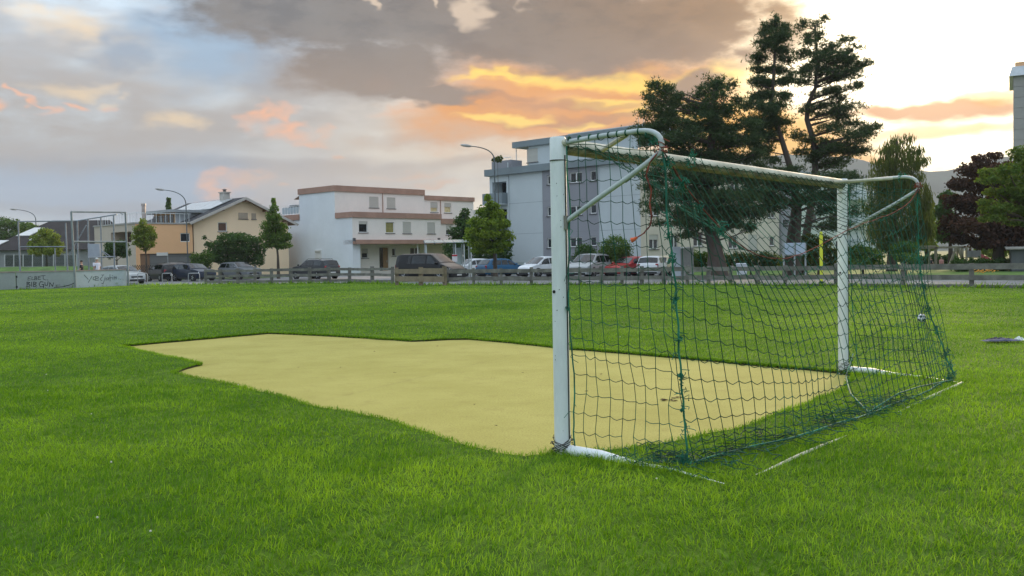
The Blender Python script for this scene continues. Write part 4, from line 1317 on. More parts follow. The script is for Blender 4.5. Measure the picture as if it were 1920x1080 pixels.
def roof_half(s):
    xa = -ov if s < 0 else xw + ov; z_e = ze - ov * sl_
    n, k_ = 26, 12; mb = MB(); V_ = []; F_ = []
    a = Vector((xa, -fo, z_e + .12)); b = Vector((xw / 2, -fo, zr + .12))
    L = (b - a).length; up_ = Vector((0, 0, 1))
    for i in range(n):      # overlapping tile courses
        p = a.lerp(b, i / n) + up_ * .035; q = a.lerp(b, (i + 1.15) / n)
        mb.add([p, p + Vector((0, DY + 2 * fo, 0)), q + Vector((0, DY + 2 * fo, 0)), q, p - up_ * .05, p + Vector((0, DY + 2 * fo, 0)) - up_ * .05], [(0, 1, 2, 3), (0, 4, 5, 1)])
    r_ = mb.build('roof', M_tile, yh, fix=False)
    mb = MB(); mb.beam(a - Vector((0, .03, .10)), b - Vector((0, .03, .10)), .06, .26); mb.build('barge_board', M_verg, r_)
    mb = MB(); mb.add([a + Vector((0, .05, -.12)), b + Vector((0, .05, -.12)), b + Vector((0, DY + fo, -.12)), a + Vector((0, DY + fo, -.12))], [(0, 1, 2, 3)]); mb.build('soffit', M_timb, r_)
    for t in (.22, .6, .97):
        p = a.lerp(b, t); MB().beam(p + Vector((0, .05, -.25)), p + Vector((0, 1.2, -.25)), .16, .2).build('purlin', M_timb, r_)
    MB().tube([a + Vector((-.05 * (1 if s < 0 else -1), 0, -.02)), a + Vector((-.05 * (1 if s < 0 else -1), DY + fo, -.02))], .08, 6).build('gutter', M_verg, r_)
    return r_, a, b
rf_, a_, b_ = roof_half(-1); roof_half(1)
for k in range(5):     # solar collectors
    p = a_.lerp(b_, .50) + Vector((0, 1.6 + k * 1.75, .12)); q = a_.lerp(b_, .90) + Vector((0, 1.6 + k * 1.75, .12)); w = Vector((0, 1.66, 0)); u = Vector((0, 0, .07))
    MB().add([p, p + w, q + w, q, p + u, p + w + u, q + w + u, q + u], [(0, 1, 2, 3), (4, 5, 6, 7), (0, 1, 5, 4), (1, 2, 6, 5), (2, 3, 7, 6), (3, 0, 4, 7)]).build('solar_panel', mat('solar_glass', (.42, .44, .45), .12, .05, 1, spec=1.0), rf_)
ch = MB(); ch.box(xw / 2 - .8, xw / 2 - .1, 2.2, 3.1, zr - .4, zr + .75); c_ = ch.build('chimney', mat('chimney_render', (.45, .42, .38), .9, .15, 2), yh)
MB().box(xw / 2 - .9, xw / 2, 2.1, 3.2, zr + .754, zr + .86).build('chimney_cap', M_verg, c_); MB().lathe([(.16, zr + .86), (.16, zr + 1.05), (.30, zr + 1.1), (.0, zr + 1.2)], 8, (xw / 2 - .45, 2.65, 0)).build('cowl', M_sill, c_)
# dormer with terrace door
dm = MB(); yd0, yd1 = 1.5, 6.6; zd = YH.fx(340, 391, -2)[1]
dm.box(-.9, 2.4, yd0 + .3, yd1, ze - .3, zd - .2); d_ = dm.build('dormer', mat('orange_wood', (.48, .28, .13), .8, .15, 1, stretch=(1, 4, .6)), yh)
MB().box(-1.9, 2.9, yd0 - .3, yd1 + .8, zd - .2, zd + .06).build('dormer_roof', mat('zinc_sheet', (.30, .32, .33), .5, .1, 1), d_)
for k in range(4): MB().box(-.95, -.905, yd0 + .8 + k * 1.15, yd0 + 1.75 + k * 1.15, ze - .1, zd - .4).build('dormer_pane', M_glass, d_)
MB().box(-.93, 2.4, yd0 + .26, yd0 + .297, ze - .3, zd - .2).build('dormer_cheek', mat('grey_sheet', (.40, .42, .44), .6, .1, 1), d_)

# ---------------------------------------------------------------- orange flat-roofed house with garage
P = at(255, 480, 89.9); OB = Frame(P, BA)
ob = empty('flat_roofed_house', (P.x, P.y, 0), BA, 'orange flat-roofed house with garage and thin steel chimney', 'house')
M_ora = mat('orange_render', (.82, .47, .25), .9, .05, .25, bump=.08, bscale=15)
M_bei = mat('beige_render', (.52, .44, .36), .9, .05, .25, bump=.08, bscale=15)
zo = OB.fy(300, 420)[1]; xo = OB.fy(361, 440)[0]; yo = OB.fx(177, 440)[0]
zg = OB.fy(300, 475.5)[1]; gx0 = OB.fy(263, 480)[0]
wn = rect_y(OB, 0, 338, 356, 437, 453.5)
facade(ob, 'y', 0, 0, xo, GZ, zo, [wn, (gx0, xo - .05, GZ + .01, zg)], M_ora, depth=.18)
window(ob, 'y', 0, *wn, glass=M_glass_dk, sill=False)
slab(ob, 'y', 0, gx0, gx0 + 1.0, GZ, zg, .18, 1.0, 'recess_wall', mat('brown_render', (.26, .15, .09), .9, .1, 1))
gar = slab(ob, 'y', 0, gx0 + 1.02, xo - .05, GZ + .02, zg - .02, .17, .22, 'garage_door', mat('garage_grey', (.17, .165, .16), .6, .06, .6))
for k in range(4): z = GZ + .02 + (zg - GZ) * (k + .5) / 4; slab(gar, 'y', 0, gx0 + 1.02, xo - .06, z - .015, z + .015, .16, .169, 'rib', mat('rib_grey', (.10, .10, .10), .7, .1, 2))
lo = rect_x(OB, 0, 208, 246, 435, 455)
facade(ob, 'x', 0, 0, yo, GZ, zo, [lo], M_bei, depth=1.5)
slab(ob, 'x', 0, lo[0], lo[1], lo[2], lo[3], 1.48, 1.52, 'loggia_wall', mat('loggia_brown', (.12, .07, .05), .8, .2, 1))
slab(ob, 'x', 0, lo[0] + .4, lo[0] + 1.5, lo[2], lo[3] - .3, 1.42, 1.47, 'loggia_door', M_glass_dk)
slab(ob, 'y', 0, -.08, xo + .1, zo, zo + .14, -.08, yo + .1, 'roof', mat('roof_edge_grey', (.38, .36, .34), .7, .1, 1))
slab(ob, 'y', 0, 1.62, xo, GZ, zo - .01, 1.6, yo - .1, 'core', M_bei)
rl = MB()
for i in range(12): x = .3 + (xo - .5) * i / 11; rl.tube([(x, .25, zo + .14), (x, .25, zo + 1.05)], .018, 4)
for i in range(16): y = .25 + (yo - .5) * i / 15; rl.tube([(.3, y, zo + .14), (.3, y, zo + 1.05)], .018, 4)
rl.tube([(.3, .25, zo + 1.05), (xo, .25, zo + 1.05)], .024, 5); rl.tube([(.3, .25, zo + 1.05), (.3, yo - .3, zo + 1.05)], .024, 5); rl.build('terrace_railing', M_alu, ob)
x_, z_ = OB.fy(269, 382, 3.0); MB().lathe([(.19, zo), (.19, z_ - .25), (.24, z_ - .2), (.24, z_)], 10, (x_, 3.0, 0)).build('steel_chimney', mat('steel_flue', (.42, .36, .34), .4, .2, 2, metal=.5), ob)

# ---------------------------------------------------------------- dark-roofed house at the far left
P = at(135, 480, 112); DK = Frame(P, R(20))
dk = empty('hipped_house', (P.x, P.y, 0), R(20), 'low house with big dark brown hipped roof and skylights, left of the court cage', 'house')
zr_ = at(140, 416, 118).z; ze_ = at(60, 470, 112).z
mb = MB(); Lx, Ly = 9.0, 7.5
A4 = [(-Lx, -4, ze_), (Lx * .85, -4, ze_), (Lx * .85, Ly, ze_), (-Lx, Ly, ze_)]; rdg = [(-2.2, 1.8, zr_), (4.2, 1.8, zr_)]
mb.add(A4 + rdg, [(0, 1, 5, 4), (1, 2, 5), (2, 3, 4, 5), (3, 0, 4)])
M_brt = mat('brown_roof', (.030, .024, .023), .8, .25, 1.0, bump=.8, bscale=5)
r_ = mb.build('roof', M_brt, dk)
mb = MB(); mb.box(-Lx + .5, Lx * .85 - .5, -3.5, Ly - .5, GZ, ze_ - .02); mb.build('wall', mat('grey_white_wall', (.30, .31, .31), .9, .1, .6), dk)
mb = MB(); mb.add([(-14.5, -4.6, ze_ - .9), (-Lx + 1, -4.6, ze_ - .3), (-Lx + 2.5, 0, ze_ + 1.3), (-13.5, 0, ze_ + .2)], [(0, 1, 2, 3)]); mb.build('side_roof', M_brt, dk)
def hip(u, v):   # point on the front slope
    a = Vector(A4[0]).lerp(Vector(A4[1]), u); b = Vector(rdg[0]).lerp(Vector(rdg[1]), u); return a.lerp(b, v)
for (u0, u1, v0, v1) in ((.02, .14, .45, .72), (.20, .24, .30, .5), (-.02, .05, .15, .30), (.27, .30, .32, .5)):
    q = [hip(u0, v0), hip(u1, v0), hip(u1, v1), hip(u0, v1)]; u = Vector((0, -.06, .10))
    MB().add([p + u * .2 for p in q] + [p + u for p in q], [(0, 1, 2, 3), (4, 5, 6, 7), (0, 1, 5, 4), (1, 2, 6, 5), (2, 3, 7, 6), (3, 0, 4, 7)]).build('skylight', mat('skylight_glass', (.62, .62, .60), .15, .06, 2, spec=.9), r_)

# ---------------------------------------------------------------- tall tower block at the right edge
P = at(1900, 300, 125); TW = Frame(P, R(-28))
tw = empty('tower_block', (P.x, P.y, 0), R(-28), 'tall grey tower block with sheet metal cap, cut by the right picture edge', 'tower block')
M_tow = mat('tower_panel', (.36, .34, .33), .9, .08, .3, fine=.06)
zt_ = TW.fy(1903, 143)[1]
mb = MB(); mb.box(0, 14, 0, 12, GZ, zt_); mb.build('core', M_tow, tw)
k = 0; z = zt_ - .02
while z > GZ + 1.4 and k < 12:
    for j in range(6): MB().bbox(j * 2.3 + .02, j * 2.3 + 2.28, -.06, -.002, z - 1.36, z, .02).build('panel', M_tow, tw)
    z -= 1.4; k += 1
M_cap = mat('cap_sheet', (.50, .53, .56), .35, .08, 1, metal=.3)
mb = MB(); q0 = [(-.5, -.5), (14.5, -.5), (14.5, 12.5), (-.5, 12.5)]; q1 = [(-.15, -.15), (14.2, -.15), (14.2, 12.2), (-.15, 12.2)]
zc2 = TW.fy(1903, 125)[1]
mb.add([(x, y, zt_) for x, y in q0] + [(x, y, zc2) for x, y in q1], [(0, 1, 2, 3), (4, 5, 6, 7), (0, 1, 5, 4), (1, 2, 6, 5), (2, 3, 7, 6), (3, 0, 4, 7)]); mb.build('roof_cap', M_cap, tw)
mb = MB(); mb.box(.2, 13, .2, 11, zc2 + .002, zc2 + .6); mb.build('roof_edge', M_ora, tw)
# ---------------------------------------------------------------- low shed, far right
P = at(1896, 490, 62); SH = Frame(P, R(-26))
sh = empty('garden_shed', (P.x, P.y, 0), R(-26), 'low grey shed with pale roof edge under the copper beech', 'shed')
zs = at(1897, 464, 62).z
mb = MB(); mb.box(0, 6, 0, 4, GZ, zs - .15); mb.build('wall', mat('shed_grey', (.11, .115, .12), .8, .1, 1, stretch=(4, 1, .4)), sh)
for k in range(8): MB().box(.02 + k * .75, .70 + k * .75, -.03, -.002, GZ + .1, zs - .2).build('board', MATS['shed_grey'], sh)
mb = MB(); mb.add([(-.3, -.3, zs - .14), (6.3, -.3, zs - .14), (6.3, 4.3, zs + .02), (-.3, 4.3, zs + .02), (-.3, -.3, zs - .07), (6.3, -.3, zs - .07), (6.3, 4.3, zs + .09), (-.3, 4.3, zs + .09)], [(0, 1, 2, 3), (4, 5, 6, 7), (0, 1, 5, 4), (1, 2, 6, 5), (2, 3, 7, 6), (3, 0, 4, 7)]); mb.build('roof', mat('shed_roof', (.26, .25, .22), .8, .1, 1), sh)

# ================================================================== trees and shrubs
M_bark = mat('bark', (.085, .065, .048), .95, .35, 3, bump=1.0, bscale=14, stretch=(1, 1, .35))
M_bark_pine = mat('pine_bark', (.13, .085, .062), .95, .35, 3, bump=1.0, bscale=12, stretch=(1, 1, .35), col2=(.10, .085, .075))
LM = {
    'pine': leafmat('pine_needles', (.034, .068, .032), (.090, .130, .052), .25),
    'street': leafmat('linden_leaves', (.095, .175, .018), (.29, .36, .042), .42),
    'dark': leafmat('dark_leaves', (.034, .080, .020), (.090, .165, .040), .35),
    'mid': leafmat('mid_leaves', (.055, .120, .018), (.14, .225, .038), .4),
    'yellowish': leafmat('yellowish_leaves', (.125, .185, .024), (.28, .33, .055), .42),
    'copper': leafmat('copper_leaves', (.034, .020, .014), (.105, .048, .030), .3),
    'willow': leafmat('birch_leaves', (.050, .085, .022), (.14, .16, .035), .38),
    'light': leafmat('light_leaves', (.075, .13, .030), (.17, .22, .05), .42),
}


def leaves(centres, radii, n, size, kind='leaf', shell=.55, droop=0.):
    """n leaf faces spread through ellipsoids; returns verts, loops, tone"""
    c = np.array(centres); r = np.array(radii); w = np.prod(r, 1) ** .7; k = RNG.choice(len(c), n, p=w / w.sum())
    d = RNG.normal(size=(n, 3)); d /= np.linalg.norm(d, axis=1)[:, None]
    rad = RNG.uniform(shell ** 3, 1, n) ** (1 / 3)
    rad *= 1 + .22 * np.sin(d[:, 0] * 5 + k * 1.7) * np.sin(d[:, 1] * 4.3 + k) + .12 * RNG.normal(size=n)
    p = c[k] + d * r[k] * rad[:, None]
    if kind == 'needle': p = c[k] + RNG.normal(size=(n, 3)) * r[k] * .74
    s = size * RNG.uniform(.6, 1.35, n)
    if kind == 'needle':      # long thin triangles pointing outwards and up, set in tufts
        m_ = 6; tuft = RNG.normal(size=(n, m_, 3)); tuft /= np.linalg.norm(tuft, axis=2)[:, :, None]
        tuft = tuft * .75 + (d * np.array([1, 1, .3]))[:, None, :] * .55 + np.array([0, 0, .45]); tuft /= np.linalg.norm(tuft, axis=2)[:, :, None]
        side = np.cross(tuft, RNG.normal(size=(n, m_, 3))); side /= np.linalg.norm(side, axis=2)[:, :, None]
        b = p[:, None, :]; L = (s[:, None] * RNG.uniform(.7, 1.2, (n, m_)))[:, :, None]
        V = np.stack([b - side * L * .10, b + side * L * .10, b + tuft * L], 2).reshape(-1, 3)
        tone = np.repeat(np.clip(RNG.normal(.45, .25, n), 0, 1), m_ * 3)
        return V, 3, tone
    nrm = d * .6 + RNG.normal(size=(n, 3)) * .7 + np.array([0, 0, .35]); nrm /= np.linalg.norm(nrm, axis=1)[:, None]
    a = np.cross(nrm, RNG.normal(size=(n, 3))); a /= np.linalg.norm(a, axis=1)[:, None]; b = np.cross(nrm, a)
    if kind == 'hang':        # hanging strands
        a = np.stack([RNG.normal(0, .15, n), RNG.normal(0, .15, n), -np.ones(n)], 1); b = RNG.normal(size=(n, 3)); b[:, 2] = 0; b /= np.linalg.norm(b, axis=1)[:, None]
        V = np.stack([p - b * s[:, None] * .16, p + a * s[:, None] * .9 - b * s[:, None] * .10, p + a * s[:, None] * 1.7, p + a * s[:, None] * .9 + b * s[:, None] * .14], 1).reshape(-1, 3)
    else:
        fold = nrm * (s * .18)[:, None]
        V = np.stack([p - a * s[:, None] * .5, p - b * s[:, None] * .33 + fold, p + a * s[:, None] * .5, p + b * s[:, None] * .33 + fold], 1).reshape(-1, 3)
    ks = RNG.normal(0, .16, len(c))
    tone = np.repeat(np.clip(RNG.normal(.45, .22, n) + ks[k], 0, 1), 4)
    return V, 4, tone


def limb(p, q, n=5, wob=.08, seed=0):
    p, q = Vector(p), Vector(q); L = (q - p).length; o = []
    for i in range(n + 1):
        t = i / n; w = math.sin(math.pi * t) * wob * L
        o.append(p.lerp(q, t) + Vector((n3(seed, t * 2, 1), n3(seed, t * 2, 5), n3(seed, t * 2, 9) * .5 - .15 * t)) * w)
    return o


def tree(name, label, trunk_px, pads_px, Y, kind, n, size, trunk_r, leafkind='leaf', group=None, depth=.8, bark=None, cat='tree', shell=.5, spread=None, base_z=GZ, minr=.03, limbs=True):
    """pads_px: (px, py, rx, ry) foliage masses at roughly distance Y; trunk_px: polyline up the stem"""
    b0 = at(*trunk_px[0], Y); root_loc = Vector((b0.x, Y, base_z))
    root = empty(name, root_loc, 0, label, cat, group)
    tp = [at(x, y, Y) - root_loc for x, y in trunk_px]; tp[0].z = -.05
    k = Y / FPX; cs, rs = [], []
    xs = [p[0] for p in pads_px]; half = spread or (max(xs) - min(xs)) * .5 * k * depth
    for i, (x, y, rx, ry) in enumerate(pads_px):
        c = at(x, y, Y) - root_loc; mid = sum(xs) / len(xs)
        lim = math.sqrt(max(.1, 1 - min(1, abs(x - mid) / (max(xs) - min(xs) + 1e-6) * 1.8) ** 2))
        off = random.uniform(-1, 1) * half * lim * .75
        s = (Y + off) / Y       # keep the mass on its line of sight so that its height above ground is right
        c = (root_loc + c - CAM) * s + CAM - root_loc
        cs.append(c); rs.append((rx * k * s, max(rx, ry) * k * .9, ry * k * s))
        if lim > .5 and half > 1:  # matching masses on the far and near side
            c2 = c.copy(); c2.y -= 2 * off * .9; c2.x += random.uniform(-.3, .3) * rx * k
            cs.append(c2); rs.append((rx * k * .8, max(rx, ry) * k * .75, ry * k * .8))
    tr = MB(); m_ = len(tp); tr.tube(tp, [trunk_r * (1 - .78 * i / max(1, m_ - 1)) * (1.35 if i == 0 else 1) for i in range(m_)], 9)
    if limbs:
        for i, c in enumerate(cs):
            # leave the stem below the mass
            hz_ = min(abs(c.x - tp[j].x) + abs(c.y) for j in range(len(tp)))
            zt0 = max(tp[min(2, len(tp) - 1)].z * .8, c.z - (.25 if leafkind == 'needle' else .8) * hz_ - .2)
            zs_ = [q.z for q in tp]; zt0 = min(zt0, zs_[-1])
            p = Vector((float(np.interp(zt0, zs_, [q.x for q in tp])), float(np.interp(zt0, zs_, [q.y for q in tp])), zt0)); L = (c - p).length
            if L < .25: continue
            r0 = max(minr, min(trunk_r * .32, .015 * L + .02))
            tr.tube(limb(p, c, 5, .16, i * 1.3 + Y), r0, 5, r1=minr * .5)
    tr.build('trunk', bark or M_bark, root, smooth=True, fix=False)
    if leafkind == 'needle':      # break every mass into small flat sprays with air between them
        c2, r2 = [], []; tw = MB()
        for c, r_ in zip(cs, rs):
            for k_ in range(max(4, int(5.5 * (r_[0] * r_[2]) ** .5 / .7))):
                d = Vector((random.gauss(0, .5), random.gauss(0, .5), random.gauss(0, .45)))
                if d.length > 1.05: d *= 1.05 / d.length
                q = c + Vector((d.x * r_[0], d.y * r_[1], d.z * r_[2])); f_ = random.uniform(.34, .68)
                c2.append(q); r2.append((max(.22, r_[0] * f_), max(.22, r_[1] * f_), max(.16, r_[2] * f_ * .95)))
                tw.tube(limb(c, q, 3, .2, k_ + q.x), .022, 4, r1=.010)
        tag(tw.build('twigs', bark or M_bark, root, fix=False), kind='stuff')
        cs, rs = c2, r2
    V, fn, tone = leaves([tuple(c) for c in cs], rs, n, size, leafkind, shell)
    np_obj('crown', V, fn, np.arange(len(V)), LM[kind], root, tone=tone)
    return root


# --- pines
pineA = [(1232, 163, 17, 14), (1247, 172, 12, 12), (1228, 190, 26, 14), (1255, 192, 16, 12), (1222, 215, 20, 12), (1250, 220, 22, 13), (1232, 240, 34, 14), (1275, 232, 14, 10), (1225, 265, 26, 13), (1262, 258, 26, 14),
         (1330, 158, 16, 13), (1350, 165, 16, 13), (1318, 180, 24, 14), (1352, 190, 26, 15), (1300, 205, 26, 14), (1335, 212, 36, 16), (1372, 205, 16, 14), (1385, 190, 10, 8), (1310, 235, 40, 15), (1365, 238, 34, 15), (1400, 235, 18, 12), (1283, 262, 30, 14), (1330, 265, 40, 15), (1380, 268, 34, 14), (1412, 262, 16, 10),
         (1245, 292, 34, 15), (1300, 298, 44, 16), (1355, 298, 42, 15), (1402, 295, 24, 12), (1232, 325, 26, 13), (1275, 330, 40, 16), (1330, 332, 44, 17), (1380, 330, 34, 15), (1220, 352, 22, 11), (1258, 362, 36, 15), (1310, 366, 44, 17), (1365, 365, 40, 16), (1408, 355, 26, 12), (1238, 390, 26, 11), (1285, 398, 40, 15), (1340, 402, 42, 16), (1390, 395, 34, 13), (1425, 400, 16, 9), (1262, 420, 26, 10), (1312, 428, 28, 10), (1370, 425, 30, 10), (1405, 428, 16, 7), (1285, 442, 12, 6)]
tree('pine_tree', 'broad dark pine with two short tops and thick leaning trunk, left of the tall pines', [(1346, 508), (1343, 480), (1338, 455), (1330, 420), (1328, 360), (1332, 290), (1338, 215), (1340, 155)], pineA, 57, 'pine', 30000, .20, .55, 'needle', 'pines behind the goal', bark=M_bark_pine, depth=.8, shell=.0)
pineB = [(1436, 52, 9, 12), (1452, 44, 8, 10), (1468, 52, 9, 12), (1448, 68, 20, 12), (1470, 74, 12, 10), (1432, 84, 14, 10), (1458, 92, 22, 11), (1438, 108, 22, 11), (1472, 112, 14, 9), (1430, 130, 18, 10), (1455, 132, 24, 11), (1412, 150, 18, 8), (1440, 155, 26, 10), (1470, 152, 16, 9), (1425, 175, 28, 11), (1462, 178, 24, 11), (1410, 198, 20, 10), (1445, 203, 30, 12), (1425, 225, 32, 13), (1465, 225, 18, 10), (1408, 248, 22, 12), (1440, 255, 24, 12), (1418, 278, 20, 11), (1450, 300, 16, 9), (1430, 315, 18, 9)]
tree('pine_tree', 'slender tall pine with narrow top, left one of the two tallest', [(1478, 506), (1484, 440), (1492, 385), (1489, 335), (1479, 305), (1466, 262), (1452, 222), (1447, 195), (1452, 120), (1455, 45)], pineB, 62, 'pine', 12500, .19, .30, 'needle', 'pines behind the goal', bark=M_bark_pine, shell=.0)
pineC = [(1502, 50, 7, 9), (1530, 46, 9, 9), (1512, 68, 14, 10), (1538, 66, 12, 9), (1525, 86, 24, 11), (1552, 92, 14, 9), (1588, 78, 12, 10), (1600, 90, 14, 10), (1580, 102, 20, 10), (1508, 106, 18, 10), (1540, 112, 26, 11), (1595, 118, 18, 9), (1562, 128, 26, 10), (1518, 132, 28, 11), (1610, 126, 12, 7), (1620, 120, 8, 5), (1540, 150, 30, 10), (1585, 142, 22, 8), (1502, 155, 20, 9), (1562, 165, 22, 8), (1598, 166, 16, 6), (1608, 160, 10, 4), (1530, 182, 20, 8), (1575, 190, 22, 7), (1515, 205, 14, 8), (1548, 212, 24, 9), (1580, 215, 22, 8), (1600, 232, 28, 9), (1635, 238, 14, 5), (1648, 237, 8, 4), (1560, 238, 24, 9), (1585, 256, 26, 10), (1615, 262, 24, 9), (1535, 262, 22, 9), (1550, 284, 30, 11), (1595, 286, 24, 10), (1520, 300, 26, 11), (1565, 310, 28, 10), (1500, 285, 14, 8), (1490, 255, 14, 7), (1570, 145, 24, 10), (1595, 200, 26, 8), (1545, 198, 20, 8), (1620, 250, 22, 8), (1575, 275, 26, 10), (1610, 285, 18, 8), (1555, 100, 20, 10), (1575, 118, 20, 9)]
tree('pine_tree', 'tall spreading pine with crooked trunk, right one of the two tallest', [(1502, 506), (1512, 440), (1522, 380), (1529, 316), (1526, 266), (1513, 224), (1514, 198), (1529, 165), (1532, 109), (1528, 50)], pineC, 64, 'pine', 15500, .19, .30, 'needle', 'pines behind the goal', bark=M_bark_pine, shell=.0)
pineD = [(1410, 338, 26, 12), (1450, 342, 32, 13), (1495, 345, 34, 13), (1540, 342, 34, 14), (1575, 348, 22, 12), (1425, 365, 28, 12), (1470, 368, 34, 12), (1515, 372, 24, 11), (1550, 372, 28, 12), (1585, 362, 14, 9), (1540, 395, 20, 9), (1565, 402, 26, 12), (1555, 425, 22, 9), (1440, 392, 22, 9), (1480, 322, 30, 10), (1590, 330, 16, 10)]
tree('pine_tree', 'low bushy pine filling the gap beneath the tall pines', [(1494, 506), (1496, 450), (1500, 400), (1495, 345)], pineD, 60, 'pine', 10500, .20, .24, 'needle', 'pines behind the goal', bark=M_bark_pine, shell=.0)
# --- weeping birch, copper beech, right-hand trees
birch = [(1680, 262, 16, 12), (1668, 278, 22, 14), (1700, 282, 20, 14), (1655, 305, 26, 18), (1690, 305, 30, 20), (1720, 300, 12, 12), (1645, 340, 24, 26), (1685, 340, 36, 28), (1718, 335, 18, 24), (1640, 385, 26, 30), (1680, 385, 36, 34), (1715, 380, 26, 32), (1738, 372, 10, 16), (1650, 430, 30, 26), (1690, 430, 34, 28), (1725, 425, 20, 30), (1738, 350, 8, 12), (1670, 455, 30, 14)]
tree('birch_tree', 'weeping birch with long hanging branches behind the far goalpost', [(1672, 500), (1674, 440), (1678, 350), (1682, 265)], birch, 70, 'willow', 15000, .26, .32, 'hang', depth=.8, shell=.2)
tree('linden_tree', 'yellow-green tree between the birch and the mountain gap', [(1738, 495), (1738, 460), (1740, 400)], [(1735, 400, 18, 22), (1742, 430, 16, 24), (1730, 455, 18, 14), (1745, 462, 12, 10)], 95, 'yellowish', 2600, .34, .22)
beech = [(1838, 298, 16, 8), (1860, 292, 12, 6), (1818, 318, 26, 12), (1855, 318, 30, 14), (1890, 315, 24, 12), (1800, 345, 24, 14), (1840, 348, 36, 18), (1885, 350, 34, 20), (1790, 378, 22, 14), (1825, 385, 36, 20), (1875, 390, 40, 24), (1915, 385, 30, 26), (1785, 415, 20, 14), (1820, 422, 34, 18), (1865, 428, 40, 20), (1910, 430, 34, 24), (1800, 448, 26, 10), (1850, 455, 40, 12), (1900, 458, 36, 12)]
tree('copper_beech', 'dark red-brown copper beech over the playground', [(1872, 500), (1872, 468), (1868, 430), (1862, 380), (1858, 310)], beech, 66, 'copper', 15000, .27, .42)
tree('shade_tree', 'dark green tree edging the left side of the copper beech', [(1784, 498), (1782, 460), (1778, 420)], [(1775, 372, 14, 14), (1768, 395, 14, 16), (1778, 415, 16, 18), (1770, 438, 14, 16), (1788, 440, 16, 14)], 74, 'dark', 3600, .30, .22)
green = [(1905, 290, 14, 14), (1890, 318, 22, 12), (1925, 312, 30, 18), (1872, 335, 20, 10), (1905, 340, 28, 14), (1862, 360, 18, 9), (1890, 366, 26, 13), (1930, 360, 34, 22), (1850, 378, 12, 7), (1878, 390, 24, 11), (1912, 392, 28, 14), (1870, 408, 18, 8), (1905, 416, 24, 8), (1950, 400, 30, 24), (1960, 330, 36, 30)]
tree('maple_tree', 'light green broadleaf tree reaching in from the right edge', [(1985, 560), (1975, 480), (1955, 400), (1945, 330)], green, 36, 'light', 9000, .13, .2, depth=1.0)
# --- street trees
tree('street_tree', 'bright green street tree in front of the white apartment block', [(929, 512), (928, 490), (925, 460), (920, 420), (916, 372)], [(915, 372, 7, 8), (921, 386, 14, 9), (908, 398, 18, 10), (930, 402, 18, 11), (898, 416, 20, 11), (922, 420, 26, 12), (945, 420, 14, 10), (890, 434, 18, 9), (915, 440, 28, 12), (944, 440, 18, 10), (958, 446, 9, 6), (882, 446, 14, 7), (905, 458, 26, 9), (938, 458, 22, 9), (900, 470, 18, 6), (925, 470, 18, 6)], 62, 'street', 9500, .17, .14, group='street trees')
tree('street_tree', 'conical green tree at the left end of the terraced house', [(522, 508), (521, 480), (518, 450), (514, 400), (513, 376)], [(513, 378, 4, 7), (514, 392, 9, 9), (512, 408, 14, 10), (508, 424, 18, 11), (524, 428, 15, 11), (503, 442, 16, 10), (522, 446, 20, 11), (538, 444, 9, 8), (506, 458, 14, 7), (528, 460, 18, 7)], 84, 'mid', 5200, .20, .12, group='street trees')
tree('street_tree', 'small round pale green tree before the orange house', [(275, 507), (274, 480), (271, 460), (269, 430)], [(268, 418, 7, 8), (263, 430, 13, 9), (277, 431, 13, 9), (258, 443, 11, 9), (272, 445, 17, 10), (287, 443, 9, 8), (264, 456, 14, 7), (280, 457, 12, 7), (272, 465, 9, 6)], 80, 'yellowish', 3600, .17, .09, group='street trees')
tree('conifer_tree', 'dark evergreen behind the street tree and bus shelter', [(872, 505), (873, 460), (873, 400)], [(872, 400, 9, 10), (868, 415, 16, 12), (880, 425, 18, 13), (862, 436, 20, 12), (880, 446, 20, 12), (860, 452, 16, 8)], 88, 'dark', 4200, .22, .2)
tree('garden_tree', 'large dark green garden tree before the yellow house', [(442, 512), (440, 490), (442, 460)], [(425, 447, 18, 10), (448, 446, 20, 10), (472, 452, 16, 10), (410, 462, 18, 12), (440, 465, 26, 14), (470, 470, 20, 14), (488, 470, 12, 13), (420, 482, 22, 14), (452, 486, 26, 14), (482, 488, 14, 12), (400, 476, 10, 10), (390, 458, 8, 5), (384, 446, 5, 4)], 87, 'dark', 8500, .22, .22)
tree('garden_shrub', 'trimmed green shrub beside the garage', [(378, 512), (378, 498)], [(370, 485, 14, 11), (388, 484, 14, 12), (378, 495, 18, 10)], 85, 'mid', 2600, .16, .08, cat='shrub', limbs=False)
tree('garden_tree', 'yellow-green bushy tree before the dark roof', [(88, 505), (87, 480), (86, 450)], [(85, 436, 14, 8), (72, 446, 14, 9), (98, 446, 14, 9), (66, 460, 14, 9), (86, 460, 22, 11), (108, 460, 12, 9), (72, 472, 18, 8), (100, 472, 18, 8)], 98, 'yellowish', 4200, .22, .14)
tree('garden_tree', 'round dark tree behind the court cage', [(219, 505), (219, 480)], [(208, 462, 12, 9), (226, 460, 14, 9), (218, 470, 20, 11), (206, 476, 12, 8), (232, 474, 12, 9)], 84, 'dark', 3400, .18, .1)
tree('distant_tree', 'wide green tree at the far left edge', [(10, 500), (12, 470), (15, 440)], [(0, 415, 20, 9), (-14, 430, 24, 14), (22, 420, 20, 10), (40, 426, 14, 8), (12, 440, 30, 14), (42, 445, 16, 9), (0, 460, 30, 12)], 140, 'dark', 4200, .34, .3)
tree('distant_tree', 'far green crowns showing behind the dark roof', [(58, 500), (58, 460)], [(52, 424, 12, 6), (64, 428, 14, 6), (40, 434, 16, 8), (62, 440, 20, 8)], 150, 'mid', 2200, .4, .25)
